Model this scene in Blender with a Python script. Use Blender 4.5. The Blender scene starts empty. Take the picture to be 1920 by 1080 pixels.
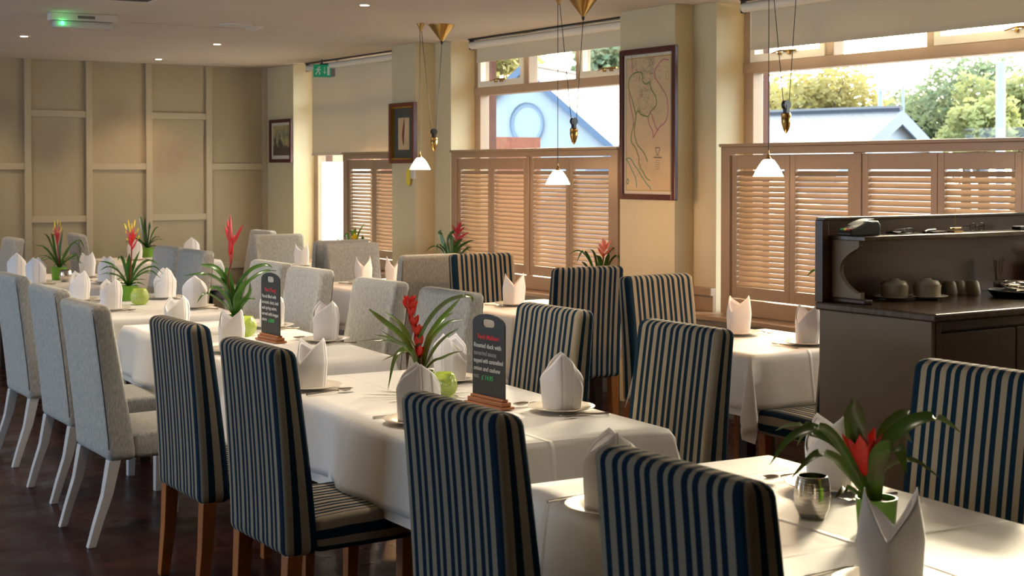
import bpy, bmesh, math, random
from mathutils import Vector, Matrix
random.seed(7)
R=math.radians; PI=math.pi
sc=bpy.context.scene; COL=sc.collection
# ------------------------------------------------------------------ camera
F=2690.; PSI=R(32.9); TH=math.atan2(50.,F); H=1.62; PCX=960.; PCY=368.
fw=Vector((math.sin(PSI)*math.cos(TH),math.cos(PSI)*math.cos(TH),-math.sin(TH)))
rt=Vector((math.cos(PSI),-math.sin(PSI),0)); up=rt.cross(fw)
CO=Vector((0,0,H))
cam=bpy.data.cameras.new('camera'); cob=bpy.data.objects.new('camera',cam); COL.objects.link(cob); sc.camera=cob
m=Matrix((( rt.x,up.x,-fw.x,0),(rt.y,up.y,-fw.y,0),(rt.z,up.z,-fw.z,H),(0,0,0,1))); cob.matrix_world=m
cam.sensor_width=36; cam.lens=F/1920*36; cam.shift_y=-(540-PCY)/1920; cam.clip_start=.05; cam.clip_end=400
cam.dof.use_dof=True; cam.dof.focus_distance=6.2; cam.dof.aperture_fstop=7.1
def ray(x,y): return fw+rt*((x-PCX)/F)-up*((y-PCY)/F)
def atz(x,y,z): r=ray(x,y); return CO+r*((z-H)/r.z)
def atx(x,y,X): r=ray(x,y); return CO+r*(X/r.x)
def aty(x,y,Y): r=ray(x,y); return CO+r*(Y/r.y)
def atd(x,y,d): return CO+ray(x,y)*d          # d metres along the view axis
def depth(p): return (Vector(p)-CO).dot(fw)
# ------------------------------------------------------------------ view, world, sun
sc.view_settings.view_transform='Standard'; sc.view_settings.look='None'; sc.view_settings.gamma=1
sc.view_settings.use_curve_mapping=False; sc.view_settings.exposure=0.12
sc.cycles.use_denoising=True; sc.cycles.max_bounces=8; sc.cycles.diffuse_bounces=5; sc.cycles.glossy_bounces=3
sc.cycles.transparent_max_bounces=12; sc.cycles.sample_clamp_indirect=6; sc.cycles.caustics_reflective=False; sc.cycles.caustics_refractive=False
W=bpy.data.worlds.new('sky'); sc.world=W; W.use_nodes=True
n=W.node_tree.nodes; l=W.node_tree.links; n.clear()
wo=n.new('ShaderNodeOutputWorld'); bg=n.new('ShaderNodeBackground'); tc=n.new('ShaderNodeTexCoord')
dp=n.new('ShaderNodeVectorMath'); dp.operation='DOT_PRODUCT'; dp.inputs[1].default_value=Vector((.85,.5,.16)).normalized()
l.new(tc.outputs['Generated'],dp.inputs[0])
rp=n.new('ShaderNodeValToRGB'); l.new(dp.outputs['Value'],rp.inputs[0])
e=rp.color_ramp.elements; e[0].position=0.0; e[0].color=(.38,.49,.62,1); e[1].position=1.0; e[1].color=(3.6,3.0,2.15,1)
x_=e.new(.45); x_.color=(.95,.98,.98,1); x_=e.new(.75); x_.color=(2.6,2.35,1.9,1)
l.new(rp.outputs[0],bg.inputs[0]); bg.inputs[1].default_value=9.5; l.new(bg.outputs[0],wo.inputs[0])
def light(name,kind,loc,energy,color=(1,1,1),parent=None,**k):
    d=bpy.data.lights.new(name,kind); d.energy=energy; d.color=color
    for a,b in k.items(): setattr(d,a,b)
    o=bpy.data.objects.new(name,d); COL.objects.link(o); o.location=loc
    if parent: o.parent=parent
    return o
sun=light('sun','SUN',(20,15,12),11.5,(1,.80,.56),angle=R(9))
sd=Vector((.84,.50,.285)).normalized(); sun.rotation_euler=sd.to_track_quat('Z','Y').to_euler()
def portal(name,c,sx,sy,rot):
    o=light(name,'AREA',c,1,shape='RECTANGLE',size=sx,size_y=sy); o.data.cycles.is_portal=True; o.rotation_euler=rot; return o
portal('window_portal',(6.75,5.2,1.7),1.9,3.9,(0,R(90),0)); portal('window_portal',(6.75,9.4,1.7),1.9,2.5,(0,R(90),0)); portal('window_portal',(6.75,12.6,1.7),1.9,2.5,(0,R(90),0))
portal('side_window_portal',(-3.25,8.95,1.55),1.3,9.3,(0,R(-90),0))
# ------------------------------------------------------------------ materials
MATS={}
def mat(name,col,rough=.6,metal=0,spec=.5,noise=None,bump=None,emis=None,alpha=None,sheen=0,trans=0,col2=None,subs=0):
    """noise=(scale,amount) varies the colour, bump=(scale,strength)"""
    if name in MATS: return MATS[name]
    M=bpy.data.materials.new(name); M.use_nodes=True; nt=M.node_tree; b=nt.nodes['Principled BSDF']
    b.inputs['Base Color'].default_value=(*col,1); b.inputs['Roughness'].default_value=rough; b.inputs['Metallic'].default_value=metal
    b.inputs['Specular IOR Level'].default_value=spec; b.inputs['Sheen Weight'].default_value=sheen; b.inputs['Transmission Weight'].default_value=trans
    t=nt.nodes.new('ShaderNodeTexCoord')
    if noise:
        nz=nt.nodes.new('ShaderNodeTexNoise'); nz.inputs['Scale'].default_value=noise[0]; nz.inputs['Detail'].default_value=5
        mp=nt.nodes.new('ShaderNodeMapping'); nt.links.new(t.outputs['Object'],mp.inputs[0]); nt.links.new(mp.outputs[0],nz.inputs[0])
        if len(noise)>2: mp.inputs['Scale'].default_value=noise[2]
        cr=nt.nodes.new('ShaderNodeValToRGB'); nt.links.new(nz.outputs['Fac'],cr.inputs[0])
        c2=col2 or tuple(c*(1-noise[1]) for c in col)
        cr.color_ramp.elements[0].position=.3; cr.color_ramp.elements[0].color=(*c2,1); cr.color_ramp.elements[1].position=.7; cr.color_ramp.elements[1].color=(*col,1)
        nt.links.new(cr.outputs[0],b.inputs['Base Color'])
    if bump:
        nz=nt.nodes.new('ShaderNodeTexNoise'); nz.inputs['Scale'].default_value=bump[0]; nz.inputs['Detail'].default_value=4
        mp=nt.nodes.new('ShaderNodeMapping'); nt.links.new(t.outputs['Object'],mp.inputs[0]); nt.links.new(mp.outputs[0],nz.inputs[0])
        if len(bump)>2: mp.inputs['Scale'].default_value=bump[2]
        bp=nt.nodes.new('ShaderNodeBump'); bp.inputs['Strength'].default_value=bump[1]; bp.inputs['Distance'].default_value=.01
        nt.links.new(nz.outputs['Fac'],bp.inputs['Height']); nt.links.new(bp.outputs[0],b.inputs['Normal'])
    if emis: b.inputs['Emission Color'].default_value=(*emis[0],1); b.inputs['Emission Strength'].default_value=emis[1]
    MATS[name]=M; return M
def ramp(nt,src,stops,interp='LINEAR'):
    cr=nt.nodes.new('ShaderNodeValToRGB'); nt.links.new(src,cr.inputs[0]); cr.color_ramp.interpolation=interp
    e=cr.color_ramp.elements
    while len(e)<len(stops): e.new(.5)
    for i,(p,c) in enumerate(stops): e[i].position=p; e[i].color=(*c,1)
    return cr.outputs[0]
def fabric_stripe():
    M=mat('striped_fabric',(1,1,1),.9,spec=.12,sheen=.02,bump=(900,.25)); nt=M.node_tree; b=nt.nodes['Principled BSDF']
    uv=nt.nodes.new('ShaderNodeUVMap'); s=nt.nodes.new('ShaderNodeSeparateXYZ'); nt.links.new(uv.outputs[0],s.inputs[0])
    d=nt.nodes.new('ShaderNodeMath'); d.operation='DIVIDE'; d.inputs[1].default_value=.069; nt.links.new(s.outputs[0],d.inputs[0])
    f=nt.nodes.new('ShaderNodeMath'); f.operation='FRACT'; nt.links.new(d.outputs[0],f.inputs[0])
    nv=(.0035,.020,.042); be=(.30,.255,.19)
    o=ramp(nt,f.outputs[0],[(0,nv),(.25,nv),(.27,be),(.55,be),(.57,nv),(.80,nv),(.82,be),(.985,be),(1,nv)])
    nt.links.new(o,b.inputs['Base Color']); return M
STRIPE=fabric_stripe()
GRAY=mat('grey_fabric',(.52,.52,.49),.9,spec=.2,noise=(160,.45,(1,1,.25)),bump=(500,.3),sheen=.1)
DSEAM=mat('dark_seam',(.06,.06,.055),.9); NSEAM=mat('navy_seam',(.02,.03,.05),.9)
ORANGE=mat('varnished_wood',(.42,.14,.03),.35,noise=(9,.35,(1,1,.12)))
WHITEWOOD=mat('white_painted_wood',(.62,.62,.63),.4,noise=(12,.1))
DARKWOOD=mat('dark_wood',(.025,.015,.012),.4,noise=(10,.3,(1,1,.2)))
CLOTH=mat('white_tablecloth',(.84,.82,.80),.45,spec=.7,sheen=.1,bump=(1.6,.5,(3.5,1,1)))
def creases(M):
    nt=M.node_tree; N=nt.nodes.new; K=nt.links.new; t=N('ShaderNodeTexCoord'); sp=N('ShaderNodeSeparateXYZ'); K(t.outputs['Object'],sp.inputs[0]); hs=[]
    nz=N('ShaderNodeTexNoise'); nz.inputs['Scale'].default_value=1.3; K(t.outputs['Object'],nz.inputs[0])
    for ax,per,off in ((0,.31,.12),(1,.37,.05)):
        a=N('ShaderNodeMath'); a.operation='MULTIPLY_ADD'; a.inputs[1].default_value=.06; K(nz.outputs['Fac'],a.inputs[0]); K(sp.outputs[ax],a.inputs[2])
        p=N('ShaderNodeMath'); p.operation='PINGPONG'; p.inputs[1].default_value=per; ad=N('ShaderNodeMath'); ad.operation='ADD'; ad.inputs[1].default_value=off+3; K(a.outputs[0],ad.inputs[0]); K(ad.outputs[0],p.inputs[0])
        m=N('ShaderNodeMapRange'); m.interpolation_type='SMOOTHSTEP'; m.inputs[1].default_value=0; m.inputs[2].default_value=.014; m.inputs[3].default_value=1; m.inputs[4].default_value=0; K(p.outputs[0],m.inputs[0]); hs.append(m)
    s_=N('ShaderNodeMath'); s_.operation='ADD'; K(hs[0].outputs[0],s_.inputs[0]); K(hs[1].outputs[0],s_.inputs[1])
    b=nt.nodes['Principled BSDF']; old=b.inputs['Normal'].links[0].from_node; bp=N('ShaderNodeBump'); bp.inputs['Strength'].default_value=.5; bp.inputs['Distance'].default_value=.006; K(s_.outputs[0],bp.inputs['Height']); K(old.outputs[0],bp.inputs['Normal']); K(bp.outputs[0],b.inputs['Normal'])
creases(CLOTH)
NAPKIN=mat('white_napkin',(.86,.85,.88),.8,spec=.2,sheen=.1,bump=(700,.12))
CHINA=mat('white_china',(.80,.74,.64),.18)
STEEL=mat('steel',(.62,.58,.52),.18,1)
BRASS=mat('brass',(.42,.25,.08),.30,1,bump=(60,.05,(1,1,.05)))
BLACK=mat('black_plastic',(.01,.01,.01),.35)
CORD=mat('black_cord',(.012,.012,.012),.6)
WALL=mat('cream_wall',(.60,.53,.345),.8,noise=(3,.05),bump=(90,.05))
CEIL=mat('ceiling_paint',(.64,.56,.49),.85,noise=(1.2,.06),bump=(60,.06))
FRAMEP=mat('taupe_paint',(.40,.29,.20),.38,noise=(4,.06))
SHUT=mat('shutter_paint',(.34,.235,.15),.35,noise=(4,.05))
BLIND=mat('blind_fabric',(.74,.67,.52),.85,bump=(400,.05))
_n=BLIND.node_tree; _t=_n.nodes.new('ShaderNodeBsdfTranslucent'); _t.inputs[0].default_value=(.50,.42,.30,1); _m=_n.nodes.new('ShaderNodeMixShader'); _m.inputs[0].default_value=.14
_n.links.new(_n.nodes['Principled BSDF'].outputs[0],_m.inputs[1]); _n.links.new(_t.outputs[0],_m.inputs[2]); _n.links.new(_m.outputs[0],_n.nodes['Material Output'].inputs[0])
CREAMP=mat('cream_roller',(.78,.74,.64),.5)
GREENPOT=mat('green_glazed_pot',(.12,.29,.012),.25)
SOIL=mat('soil',(.03,.02,.012),.95,bump=(60,.6))
LEAF=mat('leaf_green',(.05,.17,.012),.32,noise=(14,.5),spec=.6)
LEAFD=mat('leaf_dark_green',(.025,.095,.012),.3,noise=(14,.4),spec=.6)
LEAFB=mat('leaf_bronze',(.055,.16,.012),.28,noise=(9,.6),col2=(.075,.06,.012),spec=.6)
RED=mat('red_bract',(.75,.02,.012),.4,noise=(30,.3)); DRED=mat('dark_red_bract',(.30,.012,.03),.4)
YEL=mat('yellow_bract',(.85,.60,.02),.4); PINK=mat('pink_bract',(.62,.20,.17),.5); STEMR=mat('reddish_stem',(.20,.03,.02),.5)
def glassmat(name,tint,gloss=.12,rough=.0,ior=1.45):
    M=bpy.data.materials.new(name); M.use_nodes=True; nt=M.node_tree; nt.nodes.clear()
    o=nt.nodes.new('ShaderNodeOutputMaterial'); t=nt.nodes.new('ShaderNodeBsdfTransparent'); g=nt.nodes.new('ShaderNodeBsdfGlossy')
    lw_=nt.nodes.new('ShaderNodeLayerWeight'); lw_.inputs[0].default_value=.5; pw=nt.nodes.new('ShaderNodeMath'); pw.operation='POWER'; pw.inputs[1].default_value=4; nt.links.new(lw_.outputs['Facing'],pw.inputs[0]); fr=nt.nodes.new('ShaderNodeMath'); fr.operation='MULTIPLY_ADD'; fr.inputs[1].default_value=.6; fr.inputs[2].default_value=.03; nt.links.new(pw.outputs[0],fr.inputs[0]); mx=nt.nodes.new('ShaderNodeMixShader')
    t.inputs[0].default_value=(*tint,1); g.inputs['Roughness'].default_value=rough
    nt.links.new(fr.outputs[0],mx.inputs[0]); nt.links.new(t.outputs[0],mx.inputs[1]); nt.links.new(g.outputs[0],mx.inputs[2]); nt.links.new(mx.outputs[0],o.inputs[0]); MATS[name]=M; return M
PANE=glassmat('window_glass',(.96,.98,.97))
def frosted():
    M=bpy.data.materials.new('frosted_glass'); M.use_nodes=True; nt=M.node_tree; nt.nodes.clear()
    o=nt.nodes.new('ShaderNodeOutputMaterial'); t=nt.nodes.new('ShaderNodeBsdfTranslucent'); d=nt.nodes.new('ShaderNodeBsdfDiffuse'); mx=nt.nodes.new('ShaderNodeMixShader')
    t.inputs[0].default_value=(.95,.96,.97,1); d.inputs[0].default_value=(.8,.8,.8,1); mx.inputs[0].default_value=.12
    nt.links.new(t.outputs[0],mx.inputs[1]); nt.links.new(d.outputs[0],mx.inputs[2]); nt.links.new(mx.outputs[0],o.inputs[0]); return M
FROST=frosted()
def crackle():
    M=bpy.data.materials.new('crackled_green_glass'); M.use_nodes=True; nt=M.node_tree; nt.nodes.clear(); N=nt.nodes.new; K=nt.links.new
    o=N('ShaderNodeOutputMaterial'); t=N('ShaderNodeTexCoord'); v=N('ShaderNodeTexVoronoi'); v.feature='DISTANCE_TO_EDGE'; v.inputs['Scale'].default_value=120; K(t.outputs['Object'],v.inputs[0])
    tr=N('ShaderNodeBsdfTransparent'); tr.inputs[0].default_value=(.86,.93,.50,1); tl=N('ShaderNodeBsdfTranslucent'); df=N('ShaderNodeBsdfDiffuse'); gl=N('ShaderNodeBsdfGlossy'); gl.inputs['Roughness'].default_value=.12
    c=ramp(nt,v.outputs[0],[(0,(.95,.98,.70)),(.10,(.66,.78,.14))]); K(c,tl.inputs[0]); K(c,df.inputs[0])
    a1=N('ShaderNodeMixShader'); a1.inputs[0].default_value=.35; K(tl.outputs[0],a1.inputs[1]); K(df.outputs[0],a1.inputs[2])
    a2=N('ShaderNodeMixShader'); a2.inputs[0].default_value=.42; K(a1.outputs[0],a2.inputs[1]); K(tr.outputs[0],a2.inputs[2])
    a3=N('ShaderNodeMixShader'); a3.inputs[0].default_value=.13; K(a2.outputs[0],a3.inputs[1]); K(gl.outputs[0],a3.inputs[2])
    bp=N('ShaderNodeBump'); bp.inputs['Strength'].default_value=.8; bp.inputs['Distance'].default_value=.004; K(v.outputs[0],bp.inputs['Height']); K(bp.outputs[0],gl.inputs['Normal']); K(bp.outputs[0],df.inputs['Normal']); K(a3.outputs[0],o.inputs[0]); return M
CRACK=crackle()
MERC=mat('mercury_glass',(.80,.74,.66),.12,1,noise=(35,.45,(.4,.4,4)),bump=(30,.15,(.3,.3,5)))
def floor_mat():
    M=mat('dark_red_floorboards',(.045,.010,.008),.3,spec=.18); nt=M.node_tree; b=nt.nodes['Principled BSDF']
    t=nt.nodes.new('ShaderNodeTexCoord'); mp=nt.nodes.new('ShaderNodeMapping'); mp.inputs['Rotation'].default_value=(0,0,R(90)); nt.links.new(t.outputs['Object'],mp.inputs[0])
    br=nt.nodes.new('ShaderNodeTexBrick'); br.inputs['Scale'].default_value=1; br.inputs['Brick Width'].default_value=1.3; br.inputs['Row Height'].default_value=.11; br.inputs['Mortar Size'].default_value=.002
    br.inputs['Color1'].default_value=(.036,.009,.008,1); br.inputs['Color2'].default_value=(.018,.005,.006,1); br.inputs['Mortar'].default_value=(.008,.003,.003,1)
    nt.links.new(mp.outputs[0],br.inputs[0])
    nz=nt.nodes.new('ShaderNodeTexNoise'); nz.inputs['Scale'].default_value=5; nt.links.new(t.outputs['Object'],nz.inputs[0])
    r2=ramp(nt,nz.outputs['Fac'],[(.3,(.18,.18,.18)),(.7,(.42,.42,.42))]); nt.links.new(r2,b.inputs['Roughness'])
    nt.links.new(br.outputs[0],b.inputs['Base Color'])
    bp=nt.nodes.new('ShaderNodeBump'); bp.inputs['Strength'].default_value=.15; nt.links.new(nz.outputs['Fac'],bp.inputs['Height']); nt.links.new(bp.outputs[0],b.inputs['Normal']); return M
FLOOR=floor_mat()
# ------------------------------------------------------------------ mesh builder
class MB:
    def __init__(s): s.v=[]; s.f=[]; s.uv=[]; s.mi=[]
    def add(s,vs,fs,uvs=None,mi=0):
        b=len(s.v); s.v+= [tuple(v) for v in vs]
        for i,f in enumerate(fs): s.f.append([b+k for k in f]); s.uv.append(uvs[i] if uvs else None); s.mi.append(mi)
    def box(s,x0,x1,y0,y1,z0,z1,mi=0):
        x0,x1=min(x0,x1),max(x0,x1); y0,y1=min(y0,y1),max(y0,y1); z0,z1=min(z0,z1),max(z0,z1)
        s.nb=getattr(s,'nb',-1)+1; q=(s.nb%9)*.00012; x0-=q;x1+=q;y0-=q;y1+=q;z0-=q;z1+=q   # no two boxes share a plane
        s.add([(x0,y0,z0),(x1,y0,z0),(x1,y1,z0),(x0,y1,z0),(x0,y0,z1),(x1,y0,z1),(x1,y1,z1),(x0,y1,z1)],
              [(3,2,1,0),(4,5,6,7),(0,1,5,4),(1,2,6,5),(2,3,7,6),(3,0,4,7)],mi=mi); return s
    def obox(s,c,ax,ay,az,mi=0):   # half-axis vectors
        c,ax,ay,az=map(Vector,(c,ax,ay,az)); vs=[c+ax*a+ay*b+az*d for d in(-1,1) for b in(-1,1) for a in(-1,1)]
        s.add(vs,[(0,2,3,1),(4,5,7,6),(0,1,5,4),(1,3,7,5),(3,2,6,7),(2,0,4,6)],mi=mi); return s
    def tube(s,pts,rad,n=8,cap=True,mi=0):
        pts=[Vector(p) for p in pts]; rad=rad if isinstance(rad,(list,tuple)) else [rad]*len(pts)
        vs=[];fs=[]; px=None
        for i,p in enumerate(pts):
            t=(pts[min(i+1,len(pts)-1)]-pts[max(i-1,0)]).normalized()
            if px is None: px=t.orthogonal().normalized()
            px=(px-t*px.dot(t)).normalized(); py=t.cross(px)
            for k in range(n):
                a=2*PI*k/n; vs.append(p+(px*math.cos(a)+py*math.sin(a))*rad[i])
        for i in range(len(pts)-1):
            for k in range(n): fs.append((i*n+k,i*n+(k+1)%n,(i+1)*n+(k+1)%n,(i+1)*n+k))
        if cap: fs+=[tuple(range(n-1,-1,-1)),tuple((len(pts)-1)*n+k for k in range(n))]
        s.add(vs,fs,mi=mi); return s
    def lathe(s,prof,c=(0,0,0),n=24,mi=0,close=False):
        cx,cy,cz=c; vs=[];fs=[]
        for r,z in prof:
            for k in range(n): a=2*PI*k/n; vs.append((cx+r*math.cos(a),cy+r*math.sin(a),cz+z))
        for i in range(len(prof)-1):
            for k in range(n): fs.append((i*n+k,i*n+(k+1)%n,(i+1)*n+(k+1)%n,(i+1)*n+k))
        s.add(vs,fs,mi=mi); return s
    def grid(s,fn,nu,nv,closed=False,mi=0):
        vs=[fn(i/nu,j/nv) for j in range(nv+1) for i in range(nu+1)]
        fs=[(j*(nu+1)+i,j*(nu+1)+i+1,(j+1)*(nu+1)+i+1,(j+1)*(nu+1)+i) for j in range(nv) for i in range(nu)]
        s.add(vs,fs,mi=mi); return s
    def slab(s,prof,w,r,mp,rt_=None):
        """rounded slab: prof=[(t,a0,a1)], cross-section a x y rounded with r, swept along t; u in metres for stripes"""
        rt_=rt_ or r; K=4
        def ring(t,a0,a1,ins):
            hw=w/2-ins; a0+=ins; a1-=ins; rr=max(min(r-ins*.5,(a1-a0)/2-.001,r),.002); pts=[];us=[]
            def arc(ca,cy,s0,u0):
                for k in range(K+1):
                    g=s0+PI/2*k/K; pts.append((ca+rr*math.cos(g),cy+rr*math.sin(g))); us.append(u0+k/K*PI/2*rr)
            # rear face a=a0: from -y to +y ; then side, front, side
            NY=10
            for k in range(1,NY): y=-hw+rr+(2*hw-2*rr)*k/NY; pts.append((a0,y)); us.append(y)
            A=len(pts)
            # corner rear/+y: centre (a0+rr,hw-rr)
            for k in range(K+1): g=PI-PI/2*k/K; pts.append((a0+rr+rr*math.cos(g),hw-rr+rr*math.sin(g))); us.append(hw-rr+k/K*PI/2*rr)
            for k in range(K+1): g=PI/2-PI/2*k/K; pts.append((a1-rr+rr*math.cos(g),hw-rr+rr*math.sin(g))); us.append(hw-rr+PI/2*rr+(a1-a0-2*rr)+k/K*PI/2*rr)
            B=len(pts)
            for k in range(0,NY+1): y=hw-rr-(2*hw-2*rr)*k/NY; pts.append((a1,y)); us.append(y)
            for k in range(K+1): g=0-PI/2*k/K; pts.append((a1-rr+rr*math.cos(g),-hw+rr+rr*math.sin(g))); us.append(-(hw-rr+PI/2*rr+(a1-a0-2*rr)+(K-k)/K*PI/2*rr))
            for k in range(K+1): g=-PI/2-PI/2*k/K; pts.append((a0+rr+rr*math.cos(g),-hw+rr+rr*math.sin(g))); us.append(-(hw-rr+(K-k)/K*PI/2*rr))
            return [(t,p[0],p[1]) for p in pts],us
        rings=[];US=None
        t0=prof[0][0]; t1=prof[-1][0]; sg=1 if t1>t0 else -1
        def interp(t):
            for (ta,a,b),(tb,c,d) in zip(prof,prof[1:]):
                if (ta<=t<=tb) or (tb<=t<=ta): q=(t-ta)/(tb-ta); return a+(c-a)*q,b+(d-b)*q
            return prof[-1][1:] if abs(t-t1)<abs(t-t0) else prof[0][1:]
        for k in range(0,5):
            g=PI/2*k/4; t=t0+sg*rt_*(1-math.sin(g)); ins=rt_*(1-math.cos(g)); rings.append((t0+sg*rt_*(1-math.sin(g)),rt_*(1-math.cos(g))))
        rings=[(t0+sg*rt_*(1-math.cos(PI/2*k/4)),rt_*(1-math.sin(PI/2*k/4))) for k in range(5)]
        rings+=[(p[0],0) for p in prof[1:-1] if abs(p[0]-t0)>rt_*1.05 and abs(p[0]-t1)>rt_*1.05]
        rings+=[(t1-sg*rt_*(1-math.sin(PI/2*k/4)),rt_*(1-math.cos(PI/2*k/4))) for k in range(5)]
        vs=[];fs=[];uv=[]; N=None
        for t,ins in rings:
            a,b=interp(t); pts,us=ring(t,a,b,ins); N=len(pts); US=US or us; vs+=[mp(*p) for p in pts]
            yy=[p[2] for p in pts]; 
        NR=len(rings)
        A=9; 
        for j in range(NR-1):
            for k in range(N):
                k2=(k+1)%N; u0,u1=US[k],US[k2]
                if abs(u1-u0)>.08: # seam at the front corners / wrap
                    if k<N//2: u1=u0+.003
                    else: u0=u1-.003
                fs.append((j*N+k,j*N+k2,(j+1)*N+k2,(j+1)*N+k)); tz=rings[j][0]; tz2=rings[j+1][0]
                uv.append([(u0,tz),(u1,tz),(u1,tz2),(u0,tz2)])
        a,b=interp(t1)
        for j,rev in ((NR-1,False),(0,True)):
            # cap as strips between rear row and front row
            idx=list(range(N)); ptsy=[ring(rings[j][0],*interp(rings[j][0]),rings[j][1])[0][k][2] for k in idx]
            f=[j*N+k for k in idx]; f=f[::-1] if rev else f; yy=ptsy[::-1] if rev else ptsy
            fs.append(tuple(f)); uv.append([(y,0) for y in yy])
        s.add(vs,fs,uv); return s
    def build(s,name,mats,parent=None,smooth=True,loc=None,bevel=0,sharp=35):
        me=bpy.data.meshes.new(name); me.from_pydata(s.v,[],s.f); 
        if any(u for u in s.uv):
            L=me.uv_layers.new(name='UVMap'); i=0
            for p,u in zip(me.polygons,s.uv):
                for k,li in enumerate(p.loop_indices): L.data[li].uv=u[k] if u else (0,0)
        mats=mats if isinstance(mats,(list,tuple)) else [mats]
        for m_ in mats: me.materials.append(m_)
        for p,mi in zip(me.polygons,s.mi): p.material_index=mi
        bm=bmesh.new(); bm.from_mesh(me); bmesh.ops.recalc_face_normals(bm,faces=bm.faces)
        if smooth:
            for f in bm.faces: f.smooth=True
            for ed in bm.edges:
                if len(ed.link_faces)==2 and ed.calc_face_angle(0)>R(sharp): ed.smooth=False
        bm.to_mesh(me); bm.free()
        o=bpy.data.objects.new(name,me); COL.objects.link(o)
        if parent: o.parent=parent
        if loc: o.location=loc
        if bevel:
            b=o.modifiers.new('bevel','BEVEL'); b.width=bevel; b.segments=2; b.limit_method='ANGLE'; b.angle_limit=R(40)
        return o
def tag(o,label,cat,group=None,kind=None):
    if label: o['label']=label
    if cat: o['category']=cat
    if group: o['group']=group
    if kind: o['kind']=kind
    return o
def empty(name,loc,rz=0,label=None,cat=None,group=None):
    o=bpy.data.objects.new(name,None); o.empty_display_size=.1; COL.objects.link(o); o.location=loc; o.rotation_euler=(0,0,rz); return tag(o,label,cat,group)
def struct(o): o['kind']='structure'; return o
def dup(r,loc,rz,label,group=None,scale=None):
    c=r.copy(); COL.objects.link(c); c.location=loc; c.rotation_euler=(0,0,rz); c['label']=label
    if scale: c.scale=(scale,)*3
    if group: c['group']=group
    for ch in list(r.children):
        d=ch.copy(); COL.objects.link(d); d.parent=c
        for g in list(ch.children):
            h=g.copy(); COL.objects.link(h); h.parent=d
    return c
# ================================================================== ROOM
CZ=2.72; YB=14.56; XW=6.24; XF=6.52; PX1=6.08; PX2=6.055; XL=-3.2; YN=-3.2
struct(MB().box(XL-.2,7.2,YN,YB+.2,-.1,0).build('floor',FLOOR,smooth=False))
ceil=struct(MB().box(XL-.2,6.9,YN,YB+.2,CZ,CZ+.15).build('ceiling',CEIL,smooth=False))
struct(MB().box(XL-.1,6.2,10.55,10.60,CZ-.004,CZ+.01).build('trim_1',CEIL,smooth=False))
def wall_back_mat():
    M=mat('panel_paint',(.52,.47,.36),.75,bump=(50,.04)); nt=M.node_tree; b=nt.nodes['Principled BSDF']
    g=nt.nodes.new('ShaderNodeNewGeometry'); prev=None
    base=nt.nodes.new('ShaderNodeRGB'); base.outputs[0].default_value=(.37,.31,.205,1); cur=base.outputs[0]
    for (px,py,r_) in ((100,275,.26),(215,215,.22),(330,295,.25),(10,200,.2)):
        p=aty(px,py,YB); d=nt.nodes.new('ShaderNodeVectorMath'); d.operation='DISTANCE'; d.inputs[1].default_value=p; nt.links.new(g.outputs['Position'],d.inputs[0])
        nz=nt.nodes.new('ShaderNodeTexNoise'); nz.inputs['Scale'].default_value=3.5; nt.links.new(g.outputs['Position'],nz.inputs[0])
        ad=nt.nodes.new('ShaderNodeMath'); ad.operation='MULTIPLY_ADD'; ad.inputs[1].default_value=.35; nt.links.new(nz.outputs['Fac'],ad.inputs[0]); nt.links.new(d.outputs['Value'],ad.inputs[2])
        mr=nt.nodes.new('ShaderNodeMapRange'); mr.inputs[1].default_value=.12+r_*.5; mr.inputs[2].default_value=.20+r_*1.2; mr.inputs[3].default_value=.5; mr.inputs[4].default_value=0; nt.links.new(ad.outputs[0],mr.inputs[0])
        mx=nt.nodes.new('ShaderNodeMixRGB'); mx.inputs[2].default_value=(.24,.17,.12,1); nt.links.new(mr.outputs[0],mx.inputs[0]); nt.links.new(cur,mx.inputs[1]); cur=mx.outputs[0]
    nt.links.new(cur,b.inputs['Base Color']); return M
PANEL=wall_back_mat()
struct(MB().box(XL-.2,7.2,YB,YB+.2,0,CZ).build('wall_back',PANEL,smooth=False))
BAT=mat('batten_paint',(.42,.36,.25),.6)
b=MB(); bx=[aty(p,250,YB).x for p in (51,166,278,390.5,496)]
step=bx[1]-bx[0]; bx=[bx[0]-k*step for k in range(14,0,-1)]+bx
for x in bx: b.box(x-.032,x+.032 if x<bx[-1] else x+.032,YB-.03,YB,0,CZ)
zr=[aty(220,312,YB).z,aty(110,213,YB).z,aty(110,411,YB).z]
for i in range(len(bx)-1):
    k=(len(bx)-1-i)%2      # alternate columns
    zs=[zr[0],zr[0]-1.06] if k==1 else [zr[1],zr[2]]
    for z in zs: b.box(bx[i]+.032,bx[i+1]-.032,YB-.024,YB,z-.033,z+.033)
struct(b.build('trim_2',BAT,smooth=False,bevel=.003))
struct(MB().box(XL,XW,YB-.03,YB,0,.14).build('baseboard_back',BAT,smooth=False))
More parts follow.
